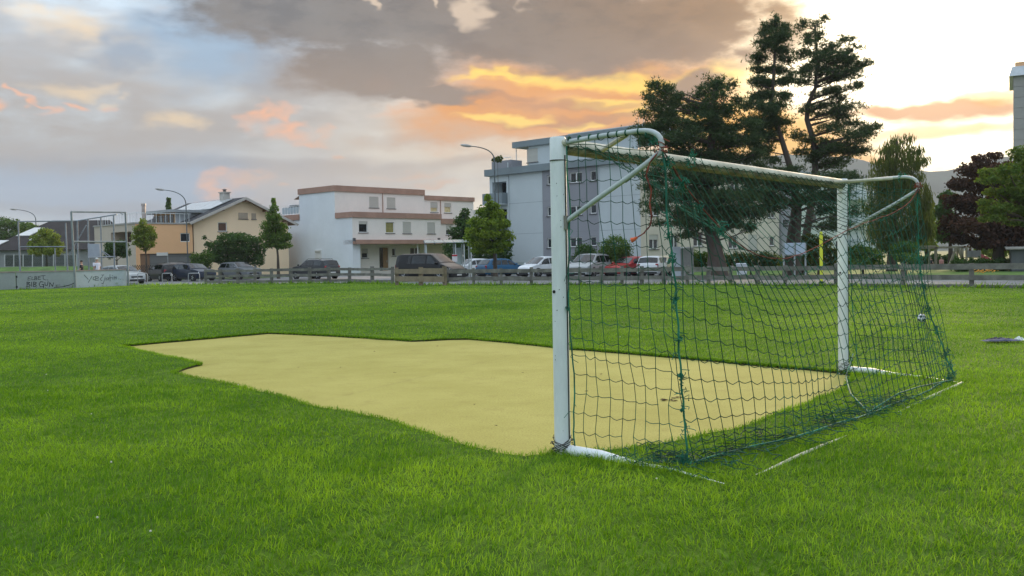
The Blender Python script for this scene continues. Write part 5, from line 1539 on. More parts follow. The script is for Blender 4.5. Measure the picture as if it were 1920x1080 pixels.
tree('spruce_tree', 'pointed dark spruce top behind the orange house', [(316, 500), (316, 440), (316, 375)], [(316, 376, 3, 5), (316, 384, 4, 5), (316, 392, 5, 5), (316, 402, 7, 6), (316, 414, 9, 7)], 130, 'dark', 900, .4, .2)
# --- shrubs and hedges across the street
tree('clipped_shrub', 'round clipped green shrub against the apartment block', [(1154, 512), (1154, 490)], [(1154, 464, 27, 21), (1140, 474, 16, 16), (1168, 474, 16, 16), (1154, 485, 26, 14)], 70, 'mid', 6500, .13, .1, cat='shrub', limbs=False, shell=.75)
tree('dark_shrub', 'dark green shrub behind the parked cars at the apartment block', [(1098, 512), (1098, 490)], [(1096, 470, 16, 13), (1108, 480, 16, 14), (1088, 484, 14, 14), (1100, 492, 22, 10)], 71.5, 'dark', 3600, .14, .08, cat='shrub', limbs=False)
tree('ivy_hedge', 'tall dark green hedge behind the bus shelter', [(890, 512), (890, 490)], [(x, y, 15, 12) for x in (845, 866, 888, 910, 932, 946) for y in (462, 478, 494)], 84, 'dark', 8500, .2, .08, cat='hedge', limbs=False, spread=.5, shell=.7)
def hedge(label, px0, px1, py0, py1, Y, kind, n, size, step=14, name='hedge'):
    h = (py1 - py0) / 2
    return tree(name, label, [((px0 + px1) / 2, py1 + 4), ((px0 + px1) / 2, py1 - h)], [(x + random.uniform(-3, 3), (py0 + py1) / 2 + random.uniform(-3, 2), step * .8, h) for x in range(int(px0), int(px1) + 1, step)], Y, kind, n, size, .05, cat='hedge', limbs=False, spread=.5, shell=.6)
hedge('clipped green hedge left of the thick pine trunk', 1298, 1335, 472, 503, 62, 'mid', 3000, .12)
hedge('brownish green hedge right of the thick pine trunk', 1365, 1450, 474, 503, 63, 'willow', 5200, .12)
hedge('low yellow-green hedge behind the notice board', 1440, 1530, 480, 506, 66, 'yellowish', 4200, .12)
tree('flowering_shrub', 'loose brown-green shrub right of the notice board', [(1535, 510), (1535, 490)], [(1518, 450, 18, 12), (1545, 452, 16, 12), (1530, 468, 26, 14), (1560, 476, 18, 12), (1520, 488, 22, 12), (1550, 494, 22, 10)], 62, 'willow', 5200, .14, .08, cat='shrub', limbs=False)
tree('garden_shrub', 'green shrub just right of the far goalpost, beyond the fence', [(1618, 512), (1618, 490)], [(1612, 472, 22, 14), (1635, 478, 20, 12), (1610, 492, 24, 12), (1640, 494, 18, 10)], 60, 'mid', 4600, .13, .08, cat='shrub', limbs=False)
tree('lollipop_tree', 'small clipped standard tree beyond the fence, right of the far goalpost', [(1698, 515), (1698, 500), (1697, 470)], [(1696, 464, 20, 10), (1684, 474, 12, 12), (1710, 472, 12, 12), (1697, 482, 20, 10)], 55, 'mid', 3600, .12, .08, shell=.7)
hedge('dark hedge in the shade behind the swings', 1712, 1790, 478, 500, 84, 'dark', 4200, .2)
hedge('dark shrubs under the copper beech', 1795, 1930, 486, 512, 64, 'dark', 6500, .15)
hedge('wild yellow-green bushes behind the playhouse slide', 1842, 1892, 450, 482, 86, 'yellowish', 3000, .2)
tree('roof_plant', 'potted leafy plant on the penthouse terrace', [(934, 306), (933, 302)], [(930, 298, 5, 4), (938, 297, 5, 5), (925, 300, 4, 3), (934, 301, 7, 4)], 86.5, 'willow', 500, .16, .05, cat='plant', limbs=False, base_z=0)

# ================================================================== vehicles
M_tyre = mat('tyre', (.02, .02, .02), .85, .2, 10)
M_rim = mat('alloy_rim', (.45, .46, .48), .35, .1, 6, metal=.8)
M_cg = glassmat('car_glass', '#141a1d', .04)
M_trim = mat('black_trim', (.02, .02, .022), .5, .2, 6)
M_tail = mat('tail_lamp', (.35, .012, .02), .2, .1, 4, spec=.7)
M_head = mat('head_lamp', (.72, .74, .78), .12, .1, 6, spec=.9)
M_plate = mat('number_plate', (.75, .75, .72), .5, .05, 4)


def paint(name, col, rough=.30, metal=.0): return mat('paint_' + name, col, rough, .04, .7, metal=metal, coat=.05, spec=.3)


PROF = {
    'hatch': dict(top=[(-.5, .40), (-.495, .56), (-.46, .66), (-.36, .95), (-.2, .995), (-.02, 1.0), (.09, .965), (.26, .66), (.40, .585), (.475, .50), (.5, .36)], belt=.625, ws=(.25, .10), rw=(-.455, -.37), sw=[(-.36, -.15, -.33, -.13), (-.13, .02, -.115, .02), (.035, .215, .035, .10)]),
    'suv': dict(top=[(-.5, .42), (-.495, .60), (-.475, .68), (-.42, .94), (-.3, .99), (-.05, 1.0), (.07, .97), (.22, .70), (.40, .63), (.475, .55), (.5, .38)], belt=.655, ws=(.21, .075), rw=(-.472, -.425), sw=[(-.40, -.20, -.37, -.18), (-.175, .0, -.16, .0), (.015, .185, .015, .075)]),
    'van': dict(top=[(-.5, .35), (-.497, .55), (-.485, .68), (-.465, .95), (-.40, .99), (-.05, 1.0), (.13, .985), (.31, .66), (.43, .53), (.485, .44), (.5, .30)], belt=.60, ws=(.30, .14), rw=(-.484, -.467), sw=[(-.44, -.20, -.43, -.19), (-.18, .06, -.17, .06), (.085, .265, .085, .145)]),
    'mpv': dict(top=[(-.5, .38), (-.495, .55), (-.475, .66), (-.42, .94), (-.3, .99), (.0, 1.0), (.10, .97), (.31, .63), (.42, .55), (.48, .47), (.5, .34)], belt=.60, ws=(.30, .11), rw=(-.472, -.425), sw=[(-.42, -.22, -.39, -.20), (-.195, .0, -.18, .0), (.015, .26, .015, .115)]),
}


def car(label, px, Y, heading, kind, col, L=4.3, W=1.8, H=1.5, name='parked_car', rails=False, group='parked cars', cat='car', glass=None, two_tone=None):
    p = at(px, 500, Y); root = empty(name, (p.x, Y, ROAD_Z + .002), R(heading), label, cat, group)
    pr = PROF[kind]; zb = pr['belt'] * H
    tx = [a * L for a, _ in pr['top']]; tz = [b * H for _, b in pr['top']]
    ztop = lambda x: float(np.interp(x, tx, tz))
    def plan(x): a = abs(x) / L; return 1 - .20 * max(0, (a - .36) / .14) ** 2.2
    def sect(x):
        w = W / 2 * plan(x); zt_ = ztop(x); belt = min(zb, zt_ - .02)
        cab = max(0, (zt_ - zb) / (H - zb)); wt = w * (.93 - .17 * cab)
        end = max(0, (abs(x) / L - .44) / .06)
        return [(w * .90, .20 + .06 * end), (w * .985, .30), (w, .5 * H * .8), (w * .975, belt), (wt, max(belt + .01, zt_ - .045)), (wt * .72, zt_ - .008), (0, zt_ + .012)]
    xs = sorted(set([x for x in tx] + [L * i / 40 for i in range(-20, 21)]))
    V_ = []; F_ = []; ns = 13
    for x in xs:
        s = sect(x); ring = [(x, y, z) for y, z in s] + [(x, -y, z) for y, z in reversed(s[:-1])]
        V_ += ring
    for i in range(len(xs) - 1):
        for j in range(ns - 1): a = i * ns + j; F_.append((a, a + ns, a + ns + 1, a + 1))
        a = i * ns; F_.append((a, a + ns - 1, a + 2 * ns - 1, a + ns))
    F_ += [tuple(range(ns)), tuple((len(xs) - 1) * ns + j for j in reversed(range(ns)))]
    body = MB().add(V_, F_).build('body', col, root, smooth=True)
    gm = glass or M_cg
    # side windows
    for s in (-1, 1):
        for (b0, b1, t0, t1) in pr['sw']:
            q = []
            for xf, t in ((b0, .10), (b1, .10), (t1, .86), (t0, .86)):
                x = xf * L; se = sect(x); (y0, z0), (y1, z1) = se[3], se[4]
                q.append((x, s * (lerp(y0, y1, t) + .012), lerp(z0, z1, t)))
            MB().add(q, [(0, 1, 2, 3) if s < 0 else (3, 2, 1, 0)]).build('side_window', gm, root, fix=False)
    for nm, (xa, xb) in (('windscreen', pr['ws']), ('rear_window', pr['rw'])):
        q = []; F2 = []; k = 5
        for i in range(k + 1):
            x = lerp(xa, xb, i / k) * L * 1.0; se = sect(x); z = ztop(x); wt = se[4][0]
            o_ = .014
            sx = 1 if nm == 'windscreen' else -1
            q += [(x + sx * o_ * .6, -wt * .93, z - .028 + o_), (x + sx * o_, -wt * .5, z + o_), (x + sx * o_, 0, z + .012 + o_), (x + sx * o_, wt * .5, z + o_), (x + sx * o_ * .6, wt * .93, z - .028 + o_)]
        for i in range(k):
            for j in range(4): a = i * 5 + j; F2.append((a, a + 1, a + 6, a + 5))
        MB().add(q, F2).build(nm, gm, root, smooth=True)
    # wheels
    wr = .315 if H < 1.6 else .345
    for sx in (-1, 1):
        for s in (-1, 1):
            x = sx * L * .305; yo_ = W / 2 * plan(x)
            MB().lathe([(wr + .06, yo_ - .10), (wr + .06, yo_ + .004)], 18, (x, 0, wr + .01), 'y').build('wheel_arch', M_trim, root) if s > 0 else MB().lathe([(wr + .06, -yo_ - .004), (wr + .06, -yo_ + .10)], 18, (x, 0, wr + .01), 'y').build('wheel_arch', M_trim, root)
            a, b = (yo_ - .17, yo_ + .018) if s > 0 else (-yo_ - .018, -yo_ + .17)
            ty = MB().lathe([(wr * .6, a), (wr * .95, a), (wr, a + .03), (wr, b - .03), (wr * .95, b), (wr * .6, b)], 20, (x, 0, wr), 'y').build('wheel', M_tyre, root, smooth=True)
            f = b if s > 0 else a
            rm = MB(); rm.lathe([(wr * .16, f), (wr * .16, f + s * .012)], 8, (x, 0, wr), 'y')
            for k in range(5):
                t = k * 2 * math.pi / 5; rm.beam((x + wr * .1 * math.cos(t), f + s * .006, wr + wr * .1 * math.sin(t)), (x + wr * .62 * math.cos(t), f + s * .006, wr + wr * .62 * math.sin(t)), .06, .02, up=(0, 1, 0))
            rm.build('rim', M_rim, ty)
    # lights, plates, mirrors, grille, bumpers
    xf = L / 2
    for s in (-1, 1):
        x = .455 * L; w = W / 2 * plan(x); z = ztop(x) - .10
        MB().bbox(x - .10, x + .085, s * w * .80 - .15, s * w * .80 + .13, z - .09, z + .05, .03).build('headlight', M_head, root)
        x = -.478 * L; w = W / 2 * plan(x); z = zb - (.12 if kind != 'mpv' else .05)
        MB().bbox(x - .06, x + .07, s * w * .86 - .10, s * w * .86 + .10, z - .13, z + .13, .03).build('tail_light', M_tail, root)
        x = .20 * L if kind in ('hatch', 'suv') else .26 * L
        w = sect(x)[3][0]
        MB().bbox(x - .06, x + .08, min(s * (w + .02), s * (w + .19)), max(s * (w + .02), s * (w + .19)), zb + .02, zb + .16, .03).build('mirror', col, root)
        MB().bbox(-L * .20, L * .20, s * W * .497 - .012, s * W * .497 + .012, .24, .34, .008).build('sill_trim', M_trim, root)
    MB().bbox(xf - .05, xf + .012, -W * .26, W * .26, .48, .60, .01).build('grille', M_trim, root)
    MB().bbox(xf - .06, xf + .01, -W * .34, W * .34, .22, .36, .01).build('air_intake', M_trim, root)
    MB().box(xf + .0125, xf + .02, -.26, .26, .38, .48).build('number_plate', M_plate, root)
    MB().box(-xf - .02, -xf - .0125 + .012, -.26, .26, .50, .60).build('number_plate', M_plate, root)
    MB().bbox(-xf - .008, -xf + .06, -W * .38, W * .38, .24, .36, .01).build('rear_bumper', M_trim, root)
    if rails:
        for s in (-1, 1): MB().tube([(-.33 * L, s * W * .36, ztop(-.33 * L) + .0), (-.28 * L, s * W * .36, H + .05), (.0, s * W * .36, H + .055), (.06 * L, s * W * .36, ztop(.06 * L))], .018, 5).build('roof_rail', M_trim, root)
    return root


p_black = paint('black', (.005, .005, .007)); p_navy = paint('navy', (.012, .020, .040)); p_grey = paint('grey', (.16, .17, .18)); p_white = paint('white', (.72, .74, .76), metal=0.)
p_anth = paint('anthracite', (.032, .034, .038)); p_blue = paint('blue', (.022, .11, .22)); p_silver = paint('silver', (.38, .40, .40)); p_cream = paint('cream', (.60, .52, .36), metal=.1); p_red = paint('red', (.42, .035, .035), metal=.1); p_brown = paint('brown_black', (.008, .008, .009))
car('black hatchback seen from behind, leftmost in the row by the orange garage', 308, 82, 130, 'suv', p_black, 4.2, 1.78, 1.52)
car('grey car half hidden behind the black hatchback at the garage', 322, 88, 130, 'suv', p_grey, 4.3, 1.8, 1.6, rails=True)
car('dark blue estate facing right, second from the left by the garage', 362, 80, -40, 'suv', p_navy, 4.6, 1.84, 1.50)
car('silver grey estate with pale bonnet before the dark garden tree', 449, 84, -42, 'suv', p_grey, 4.7, 1.85, 1.56)
car('silver car glimpsed through the court cage', 228, 74, -38, 'hatch', p_silver, 4.4, 1.8, 1.45)
car('anthracite sport utility car seen from behind, before the terraced house', 591, 80, 140, 'suv', p_anth, 4.7, 1.9, 1.66, rails=True)
car('dark brown minibus with sloping front beside the wooden fence panel', 806, 64.5, -33, 'van', p_brown, 4.95, 1.92, 1.90, name='parked_minibus', cat='minibus')
car('white car under the bus shelter, front to the left', 886, 80, -146, 'hatch', p_white, 4.2, 1.78, 1.48)
car('blue hatchback with its rear to the camera under the street tree', 940, 76, 36, 'hatch', p_blue, 4.1, 1.75, 1.46)
car('white compact car with sloping bonnet just left of the near goalpost', 1019, 73, -143, 'mpv', p_white, 4.0, 1.75, 1.56)
car('dark car mostly hidden by the near goalpost', 1062, 77, 75, 'hatch', p_anth, 4.2, 1.78, 1.60)
car('silver people carrier seen from the front, behind the side net', 1106, 68, -118, 'mpv', p_silver, 4.6, 1.85, 1.70, rails=True)
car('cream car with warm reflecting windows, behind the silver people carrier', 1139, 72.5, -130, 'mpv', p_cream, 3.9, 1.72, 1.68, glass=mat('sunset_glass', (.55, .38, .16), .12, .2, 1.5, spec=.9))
car('red hatchback between the cream car and the white car', 1183, 68, -140, 'hatch', p_red, 4.1, 1.74, 1.44)
car('white hatchback seen from behind beside the red one', 1223, 67, 72, 'hatch', p_white, 3.9, 1.70, 1.46)
car('cream hatchback at the right end of the parked row', 1247, 70, 62, 'hatch', p_cream, 4.0, 1.72, 1.46)

# ================================================================== fences
M_wood = mat('weathered_wood', (.17, .16, .145), .9, .25, 2.5, bump=.5, bscale=12, col2=(.25, .235, .21), fine=.25)
M_wood2 = mat('fresh_wood', (.27, .21, .145), .9, .2, 2.5, bump=.5, bscale=12, fine=.2)
M_wood3 = mat('post_wood', (.22, .17, .11), .9, .3, 3, bump=.5, bscale=12, fine=.25)


def fence_pt(px, off):
    d = ray(px, 520); k = d.x / d.y
    pl = []
    for i, e in enumerate(edge):
        a = edge[max(0, i - 1)]; b = edge[min(len(edge) - 1, i + 1)]; n = (b - a).normalized(); n = Vector((-n.y, n.x)); pl.append(e + n * off)
    best = None
    for a, b in zip(pl, pl[1:]):
        fa, fb_ = a.x - k * a.y, b.x - k * b.y
        if fa * fb_ <= 0 and fa != fb_:
            q = a.lerp(b, fa / (fa - fb_))
            if q.y > 0: best = q
    return best


def fence(label, pxs, off, base, h, rails, pm, rm, pw=.12, rail_h=.15, gap=()):
    pts = [fence_pt(x, off) for x in pxs]
    root = empty('post_and_rail_fence', (pts[0].x, pts[0].y, 0), 0, label, 'fence')
    o = Vector((pts[0].x, pts[0].y, 0)); bz = base if callable(base) else (lambda x: base)
    P3 = [Vector((p.x, p.y, bz(x))) - o for p, x in zip(pts, pxs)]
    for i, p in enumerate(P3):
        t = Vector((random.gauss(0, .02), random.gauss(0, .02), h + random.uniform(-.03, .05)))
        mb = MB(); mb.beam(p - Vector((0, 0, .1)), p + t, pw * random.uniform(.9, 1.1), pw); mb.build('post', pm, root)
    for i in range(len(P3) - 1):
        if i in gap: continue
        a, b = P3[i], P3[i + 1]; n = (b - a).normalized(); n = Vector((n.y, -n.x, 0)) * (pw * .5 + .02)
        for z in rails:
            j0, j1 = random.gauss(0, .012), random.gauss(0, .012)
            MB().beam(a + n + Vector((0, 0, z + j0)) - (b - a) * .012, b + n * 1.0 + Vector((0, 0, z + j1)) + (b - a) * .012, .035, rail_h * random.uniform(.9, 1.1)).build('rail', rm if rm else M_wood, root)
    return root


fence('grey wooden post-and-rail fence running left of the fresh wood panel', [386, 413, 446, 478, 509, 545, 581, 617, 655, 698, 736], .5, -.02, .92, (.80, .50, .16), M_wood, M_wood, .15, .14)
fence('short lighter wooden fence panel in front of the minibus', [744, 789, 834], -.25, -.05, .92, (.74, .36), M_wood3, M_wood2, .16, .26)
# loose diagonal board on the light panel
fence('grey wooden post-and-rail fence running behind the goal to the right edge', [838, 888, 940, 996, 1045, 1088, 1128, 1166, 1203, 1245, 1288, 1328, 1370, 1420, 1472, 1568, 1693, 1822, 1960], .45, lambda x: -.10 if x < 1500 else -.06, .88, (.76, .40, .06), M_wood, M_wood, .13, .18)

# ================================================================== street lamps
M_pole = mat('lamp_pole', (.12, .14, .15), .6, .15, 2, metal=.4)
M_lamp = mat('lamp_head', (.42, .40, .38), .5, .1, 2)
def street_lamp(label, base, joint, head, Y, r=.055):
    b = at(*base, Y); root_loc = Vector((b.x, Y, ROAD_Z)); root = empty('street_lamp', root_loc, 0, label, 'street lamp', 'curved street lamps')
    J = at(*joint, Y) - root_loc; Hd = at(*head, Y) - root_loc; J.x = J.x * .3
    c = Vector((J.x, 0, Hd.z - .05 * abs(Hd.x - J.x)))
    pts = [Vector((0, 0, 0)), Vector((J.x * .5, 0, J.z * .5)), J] + [J * (1 - t) ** 2 + (Vector((J.x, 0, J.z + (Hd.z - J.z) * .85))) * 2 * t * (1 - t) + Hd * t * t for t in [i / 10 for i in range(1, 11)]]
    n = len(pts); MB().tube(pts, [r * (1.25 if i == 0 else 1 - .5 * i / n) for i in range(n)], 8).build('pole', M_pole, root, smooth=True)
    d = (pts[-1] - pts[-3]).normalized(); s = .055 * Y / 70
    h = MB(); e1 = pts[-1] - d * .1
    vs = []; prof = [(0, .04), (.15, .09), (.40, .11), (.65, .095), (.82, .035)]
    h.tube([e1 + d * a for a, _ in prof], [b_ for _, b_ in prof], 10); h.build('lamp_head', M_lamp, root, smooth=True)
    MB().lathe([(.16, 0), (.13, .5)], 8, (0, 0, 0)).build('pole_foot', M_pole, root)
    return root
street_lamp('tall curved street lamp left of the white apartment block', (931, 510), (926, 300), (882, 274), 68)
street_lamp('curved street lamp in front of the yellow house', (353, 512), (347, 383), (306, 356), 86)
street_lamp('distant curved street lamp above the dark roof', (70, 500), (67, 412), (30, 393), 112)

# ================================================================== small street furniture
M_galv = mat('galvanised_steel', (.36, .38, .38), .5, .15, 3, metal=.5)
for k, (x0, x1) in enumerate(((258, 276), (304, 322), (353, 374))):
    Y = 62; a = at(x0, 512.5, Y); b = at(x1, 512.5, Y); root = empty('bicycle_stand', (a.x, Y, ROAD_Z), 0, ['leftmost steel hoop bicycle stand, right of the graffiti board', 'middle steel hoop bicycle stand before the black hatchback', 'rightmost steel hoop bicycle stand before the dark blue estate'][k], 'bicycle stand', 'hoop bicycle stands')
    h = a.z - ROAD_Z; w = b.x - a.x
    MB().tube([(0, 0, 0), (0, 0, h - .08), (.03, 0, h - .02), (.09, 0, h), (w - .09, 0, h), (w - .03, 0, h - .02), (w, 0, h - .08), (w, 0, 0)], .026, 7).build('hoop', M_galv, root, smooth=True)
    for x in (0, w): MB().lathe([(.06, 0), (.06, .015)], 8, (x, 0, 0)).build('foot_plate', M_galv, root)
# street-name sign on a post
Y = 83; a = at(315, 500, Y); root = empty('street_sign', (a.x, Y, ROAD_Z), 0, 'small white street sign on a post before the garage', 'street sign')
zt_ = at(315, 473, Y).z - ROAD_Z
MB().tube([(0, 0, 0), (0, 0, zt_)], .04, 7).build('post', M_galv, root); MB().bbox(-.95, .03, -.06, -.035, zt_ - .3, zt_ - .02, .01).build('sign_plate', mat('sign_white', (.70, .68, .64), .5, .05, 3), root)
# notice board
Y = 52; a = at(1490, 513, Y); root = empty('notice_board', (a.x, Y, ROAD_Z), R(-4), 'pale blue notice board on three legs beyond the fence', 'notice board')
k = Y / FPX; zt_ = at(1490, 454.5, Y).z - ROAD_Z; zb_ = at(1490, 477, Y).z - ROAD_Z
for x in (-20, 0, 20): MB().box(x * k - .04, x * k + .04, -.04, .04, 0, zt_).build('leg', M_galv, root)
for s in (0, 1):
    x0 = (-19.5 if s == 0 else 1) * k + .03; x1_ = (-1 if s == 0 else 19.5) * k - .03
    bd = MB().bbox(x0, x1_, -.085, -.045, zb_, zt_ - .03, .01).build('board', mat('board_blue', (.40, .47, .55), .4, .08, 1.5), root)
    MB().box(x0, x1_, -.095, -.04, zb_ - .05, zb_ - .004).build('frame_rail', M_galv, bd)
# litter bin
Y = 50; a = at(1391, 515, Y); root = empty('litter_bin', (a.x, Y, ROAD_Z), 0, 'pale grey litter bin hanging by the fence rail', 'litter bin'); k = Y / FPX
z0_ = at(1391, 515, Y).z - ROAD_Z; z1_ = at(1391, 497, Y).z - ROAD_Z; w = 8.6 * k
MB().add([(-w * .85, -.2, z0_), (w * .85, -.2, z0_), (w * .85, .2, z0_), (-w * .85, .2, z0_), (-w, -.24, z1_), (w, -.24, z1_), (w, .24, z1_), (-w, .24, z1_)], [(3, 2, 1, 0), (0, 1, 5, 4), (1, 2, 6, 5), (2, 3, 7, 6), (3, 0, 4, 7), (4, 5, 6, 7)]).build('bucket', mat('bin_grey', (.55, .57, .60), .5, .08, 3), root)
MB().bbox(-w * 1.06, w * 1.06, -.27, .27, z1_ + .002, z1_ + .10, .03).build('lid', MATS['bin_grey'], root); MB().box(-.03, .03, .24, .29, 0, z1_ - .05).build('post', M_galv, root)
# yellow marker post
Y = 46; a = at(1540, 526, Y); root = empty('marker_post', (a.x, Y, ROAD_Z), 0, 'tall bright yellow marker post beyond the fence', 'marker post'); k = Y / FPX
zt_ = at(1541, 434, Y).z - ROAD_Z; w = 3.0 * k
mb = MB(); mb.add([(-w * .8, -.03, 0), (w * .8, -.03, 0), (w, -.03, zt_ - .2), (w * .7, -.03, zt_ - .03), (0, -.03, zt_), (-w * .7, -.03, zt_ - .03), (-w, -.03, zt_ - .2)] + [(-w * .8, .03, 0), (w * .8, .03, 0), (w, .03, zt_ - .2), (w * .7, .03, zt_ - .03), (0, .03, zt_), (-w * .7, .03, zt_ - .03), (-w, .03, zt_ - .2)],
    [(0, 1, 2, 3, 4, 5, 6), (13, 12, 11, 10, 9, 8, 7)] + [(i, (i + 1) % 7, 7 + (i + 1) % 7, 7 + i) for i in range(7)]); mb.build('blade', mat('signal_yellow', (.72, .75, .05), .5, .05, 2), root)
MB().bbox(-w * 1.3, w * 1.3, -.08, .08, 0, .10, .02).build('foot', M_trim, root)
# cabinet and pillar beside the flats
Y = 60; a = at(1278, 512, Y); root = empty('bin_enclosure', (a.x, Y, ROAD_Z), R(4), 'grey box-shaped bin enclosure with white capping beside a pale pillar', 'enclosure'); k = Y / FPX
zt_ = at(1280, 464, Y).z - ROAD_Z
MB().box(-4 * k, 20 * k, -.4, .6, 0, zt_ - .06).build('wall', mat('concrete_grey', (.36, .36, .34), .9, .12, 1.5, fine=.1), root); MB().bbox(2 * k, 20.8 * k, -.45, .65, zt_ - .055, zt_ + .02, .01).build('capping', M_upvc, root)
MB().box(-20 * k, -5 * k, -.5, -.1, 0, zt_ + .05).build('pillar', mat('pale_pillar', (.60, .66, .72), .8, .05, 1), root)
# bus shelter: glass roof on slim posts
Y = 74; a = at(845, 505, Y); root = empty('bus_shelter', (a.x, Y, ROAD_Z), R(8), 'glass-roofed shelter with slim pale posts behind the minibus', 'shelter'); k = Y / FPX
zt_ = at(845, 455, Y).z - ROAD_Z
M_shg = mat('shelter_glass', (.45, .53, .51), .15, .08, 1.5, spec=.8)
for i in range(5):
    x0 = (-48 + i * 18) * k
    MB().add([(x0, -1.1, zt_ - .02), (x0 + 17 * k, -1.1, zt_ - .02), (x0 + 17 * k, 1.2, zt_ + .22), (x0, 1.2, zt_ + .22), (x0, -1.1, zt_ + .02), (x0 + 17 * k, -1.1, zt_ + .02), (x0 + 17 * k, 1.2, zt_ + .26), (x0, 1.2, zt_ + .26)], [(0, 1, 2, 3), (4, 5, 6, 7), (0, 1, 5, 4), (1, 2, 6, 5), (2, 3, 7, 6), (3, 0, 4, 7)]).build('roof_pane', M_shg, root)
    MB().beam((x0, -1.15, zt_ - .09), (x0, 1.25, zt_ + .15), .07, .12).build('roof_beam', M_sill, root)
for x in (-46, 8, 24, 37):
    for y in (-.9, 1.0): MB().box(x * k - .045, x * k + .045, y - .045, y + .045, 0, zt_ - .1).build('post', mat('post_pale', (.50, .54, .52), .6, .08, 2), root)
MB().box(10 * k, 22 * k, .9, .94, .2, zt_ - .4).build('back_pane', M_shg, root)
# poster board by the shelter
Y = 72; a = at(853, 505, Y); root = empty('poster_board', (a.x, Y, ROAD_Z), 0, 'small red and white poster board under the shelter', 'poster'); k = Y / FPX
z0_, z1_ = at(853, 491, Y).z - ROAD_Z, at(853, 477, Y).z - ROAD_Z
MB().box(-.03, .03, 0, .05, 0, z1_).build('post', M_galv, root); MB().bbox(-5 * k, 5 * k, -.04, -.002, z0_, z1_, .01).build('panel', mat('poster_white', (.70, .66, .66), .5, .08, 4), root); MB().box(-5 * k, 5 * k, -.052, -.042, z1_ - .14, z1_ - .02).build('header', mat('poster_red', (.45, .03, .04), .5, .08, 4), root)

# ================================================================== ball court at the left
a0, a1, a2 = gnd(-40, 545), gnd(141, 540), gnd(238, 535.5)
M_board = mat('court_board', (.35, .375, .365), .7, .1, .8, fine=.12)
M_board2 = mat('court_board_blue', (.43, .49, .53), .7, .1, .8, fine=.12)
M_capw = mat('board_cap', (.34, .27, .25), .8, .15, 2)
root = empty('court_wall', (a1.x, a1.y, 0), 0, 'pale court boards with black graffiti lettering at the left edge', 'board wall')
zt1, zt0, zt2_ = at(141, 508, a1.y).z, at(0, 512, gnd(0, 543).y).z, at(238, 506.5, a2.y).z
hB = (zt1 + zt0 + zt2_) / 3
def wallseg(p, q, m_, name):
    d = (q - p); d.z = 0; d.normalize(); n = Vector((d.y, -d.x, 0)); o_ = Vector((a1.x, a1.y, 0))
    mb = MB(); mb.beam(p - o_ + Vector((0, 0, hB / 2)) - n * .04, q - o_ + Vector((0, 0, hB / 2)) - n * .04, .08, hB); w = mb.build(name, m_, root)
    MB().beam(p - o_ + Vector((0, 0, hB + .032)) - n * .04, q - o_ + Vector((0, 0, hB + .032)) - n * .04, .14, .06).build('cap_rail', M_capw, w)
    return d, n
mid_ = gnd(30, 542.3)
dA, nA_ = wallseg(a0, mid_, M_board, 'board'); wallseg(mid_ + dA * .03, a1, M_board, 'board'); dB, nB_ = wallseg(a1 + dA * .03, a2, M_board2, 'board')
M_spray = mat('black_spray', (.015, .016, .018), .8, .3, 8)
def strokes(lines, tf, p0, d, n, wpx, name):
    """spray-painted strokes: thin ribbons lying on the board's face"""
    mb = MB(); o_ = Vector((a1.x, a1.y, 0))
    def hit(px, py):
        r_ = ray(px, py); nn = n; t = (p0 - CAM).dot(nn) / r_.dot(nn); return CAM + r_ * t + nn * .006 - o_
    for ln in lines:
        q = [hit(*tf(x, y)) for x, y in ln]
        if len(q) == 1:
            q = [q[0], q[0] + d * .03]
        mb_pts = []
        for a, b in zip(q, q[1:]):
            e = (b - a); L = e.length
            if L < 1e-5: continue
            e.normalize(); s = e.cross(n) * wpx
            a_, b__ = a - e * wpx * .6, b + e * wpx * .6
            mb.add([a_ - s, b__ - s, b__ + s, a_ + s, a_ - s + n * .002, b__ - s + n * .002, b__ + s + n * .002, a_ + s + n * .002], [(4, 5, 6, 7), (0, 1, 5, 4), (1, 2, 6, 5), (2, 3, 7, 6), (3, 0, 4, 7)])
    return mb.build(name, M_spray, root, fix=False)
tfA = lambda x, y: (x / 7.68, 500 + y / 7.68); tfB = lambda x, y: (120 + x / 13.5, 460 + y / 13.5)
words1 = [[[(445, 140), (405, 150), (400, 195), (440, 190)], [(402, 170), (435, 168)], [(462, 145), (456, 190), (490, 188)], [(500, 140), (497, 190)], [(500, 140), (530, 146), (524, 160), (500, 165), (535, 174), (528, 187), (497, 190)], [(585, 135), (550, 140), (548, 185), (585, 182)], [(550, 160), (580, 158)], [(590, 132), (652, 128)], [(620, 130), (622, 178), (642, 186)]],
          [[(387, 222), (388, 282)], [(387, 222), (430, 228), (395, 250), (436, 262), (430, 276), (380, 286)], [(455, 220), (455, 286)], [(482, 220), (482, 288)], [(482, 220), (520, 228), (520, 240), (490, 252), (522, 268), (515, 285), (482, 288)]],
          [[(622, 222), (585, 214), (562, 250), (580, 290), (625, 288), (630, 255), (602, 258)], [(630, 255), (626, 306)], [(645, 225), (650, 268), (680, 270), (692, 215)], [(655, 190)], [(682, 192)], [(710, 290), (716, 228), (755, 285), (772, 230)], [(805, 268)], [(830, 265)], [(856, 265)]]]
for k, (w, nm) in enumerate(zip(words1, ('lettering',) * 3)): strokes(w, tfA, a1, dA, nA_, 0.019 if k else .014, nm)
strokes([[(780, 298), (900, 290), (1000, 265), (1078, 232)]], tfA, a1, dA, nA_, .020, 'spray_line')
strokes([[(232, 142), (236, 325)]], tfA, a1, dA, nA_, .018, 'spray_line'); strokes([[(232, 146)], [(236, 292)]], tfA, a1, dA, nA_, .06, 'spray_dots')
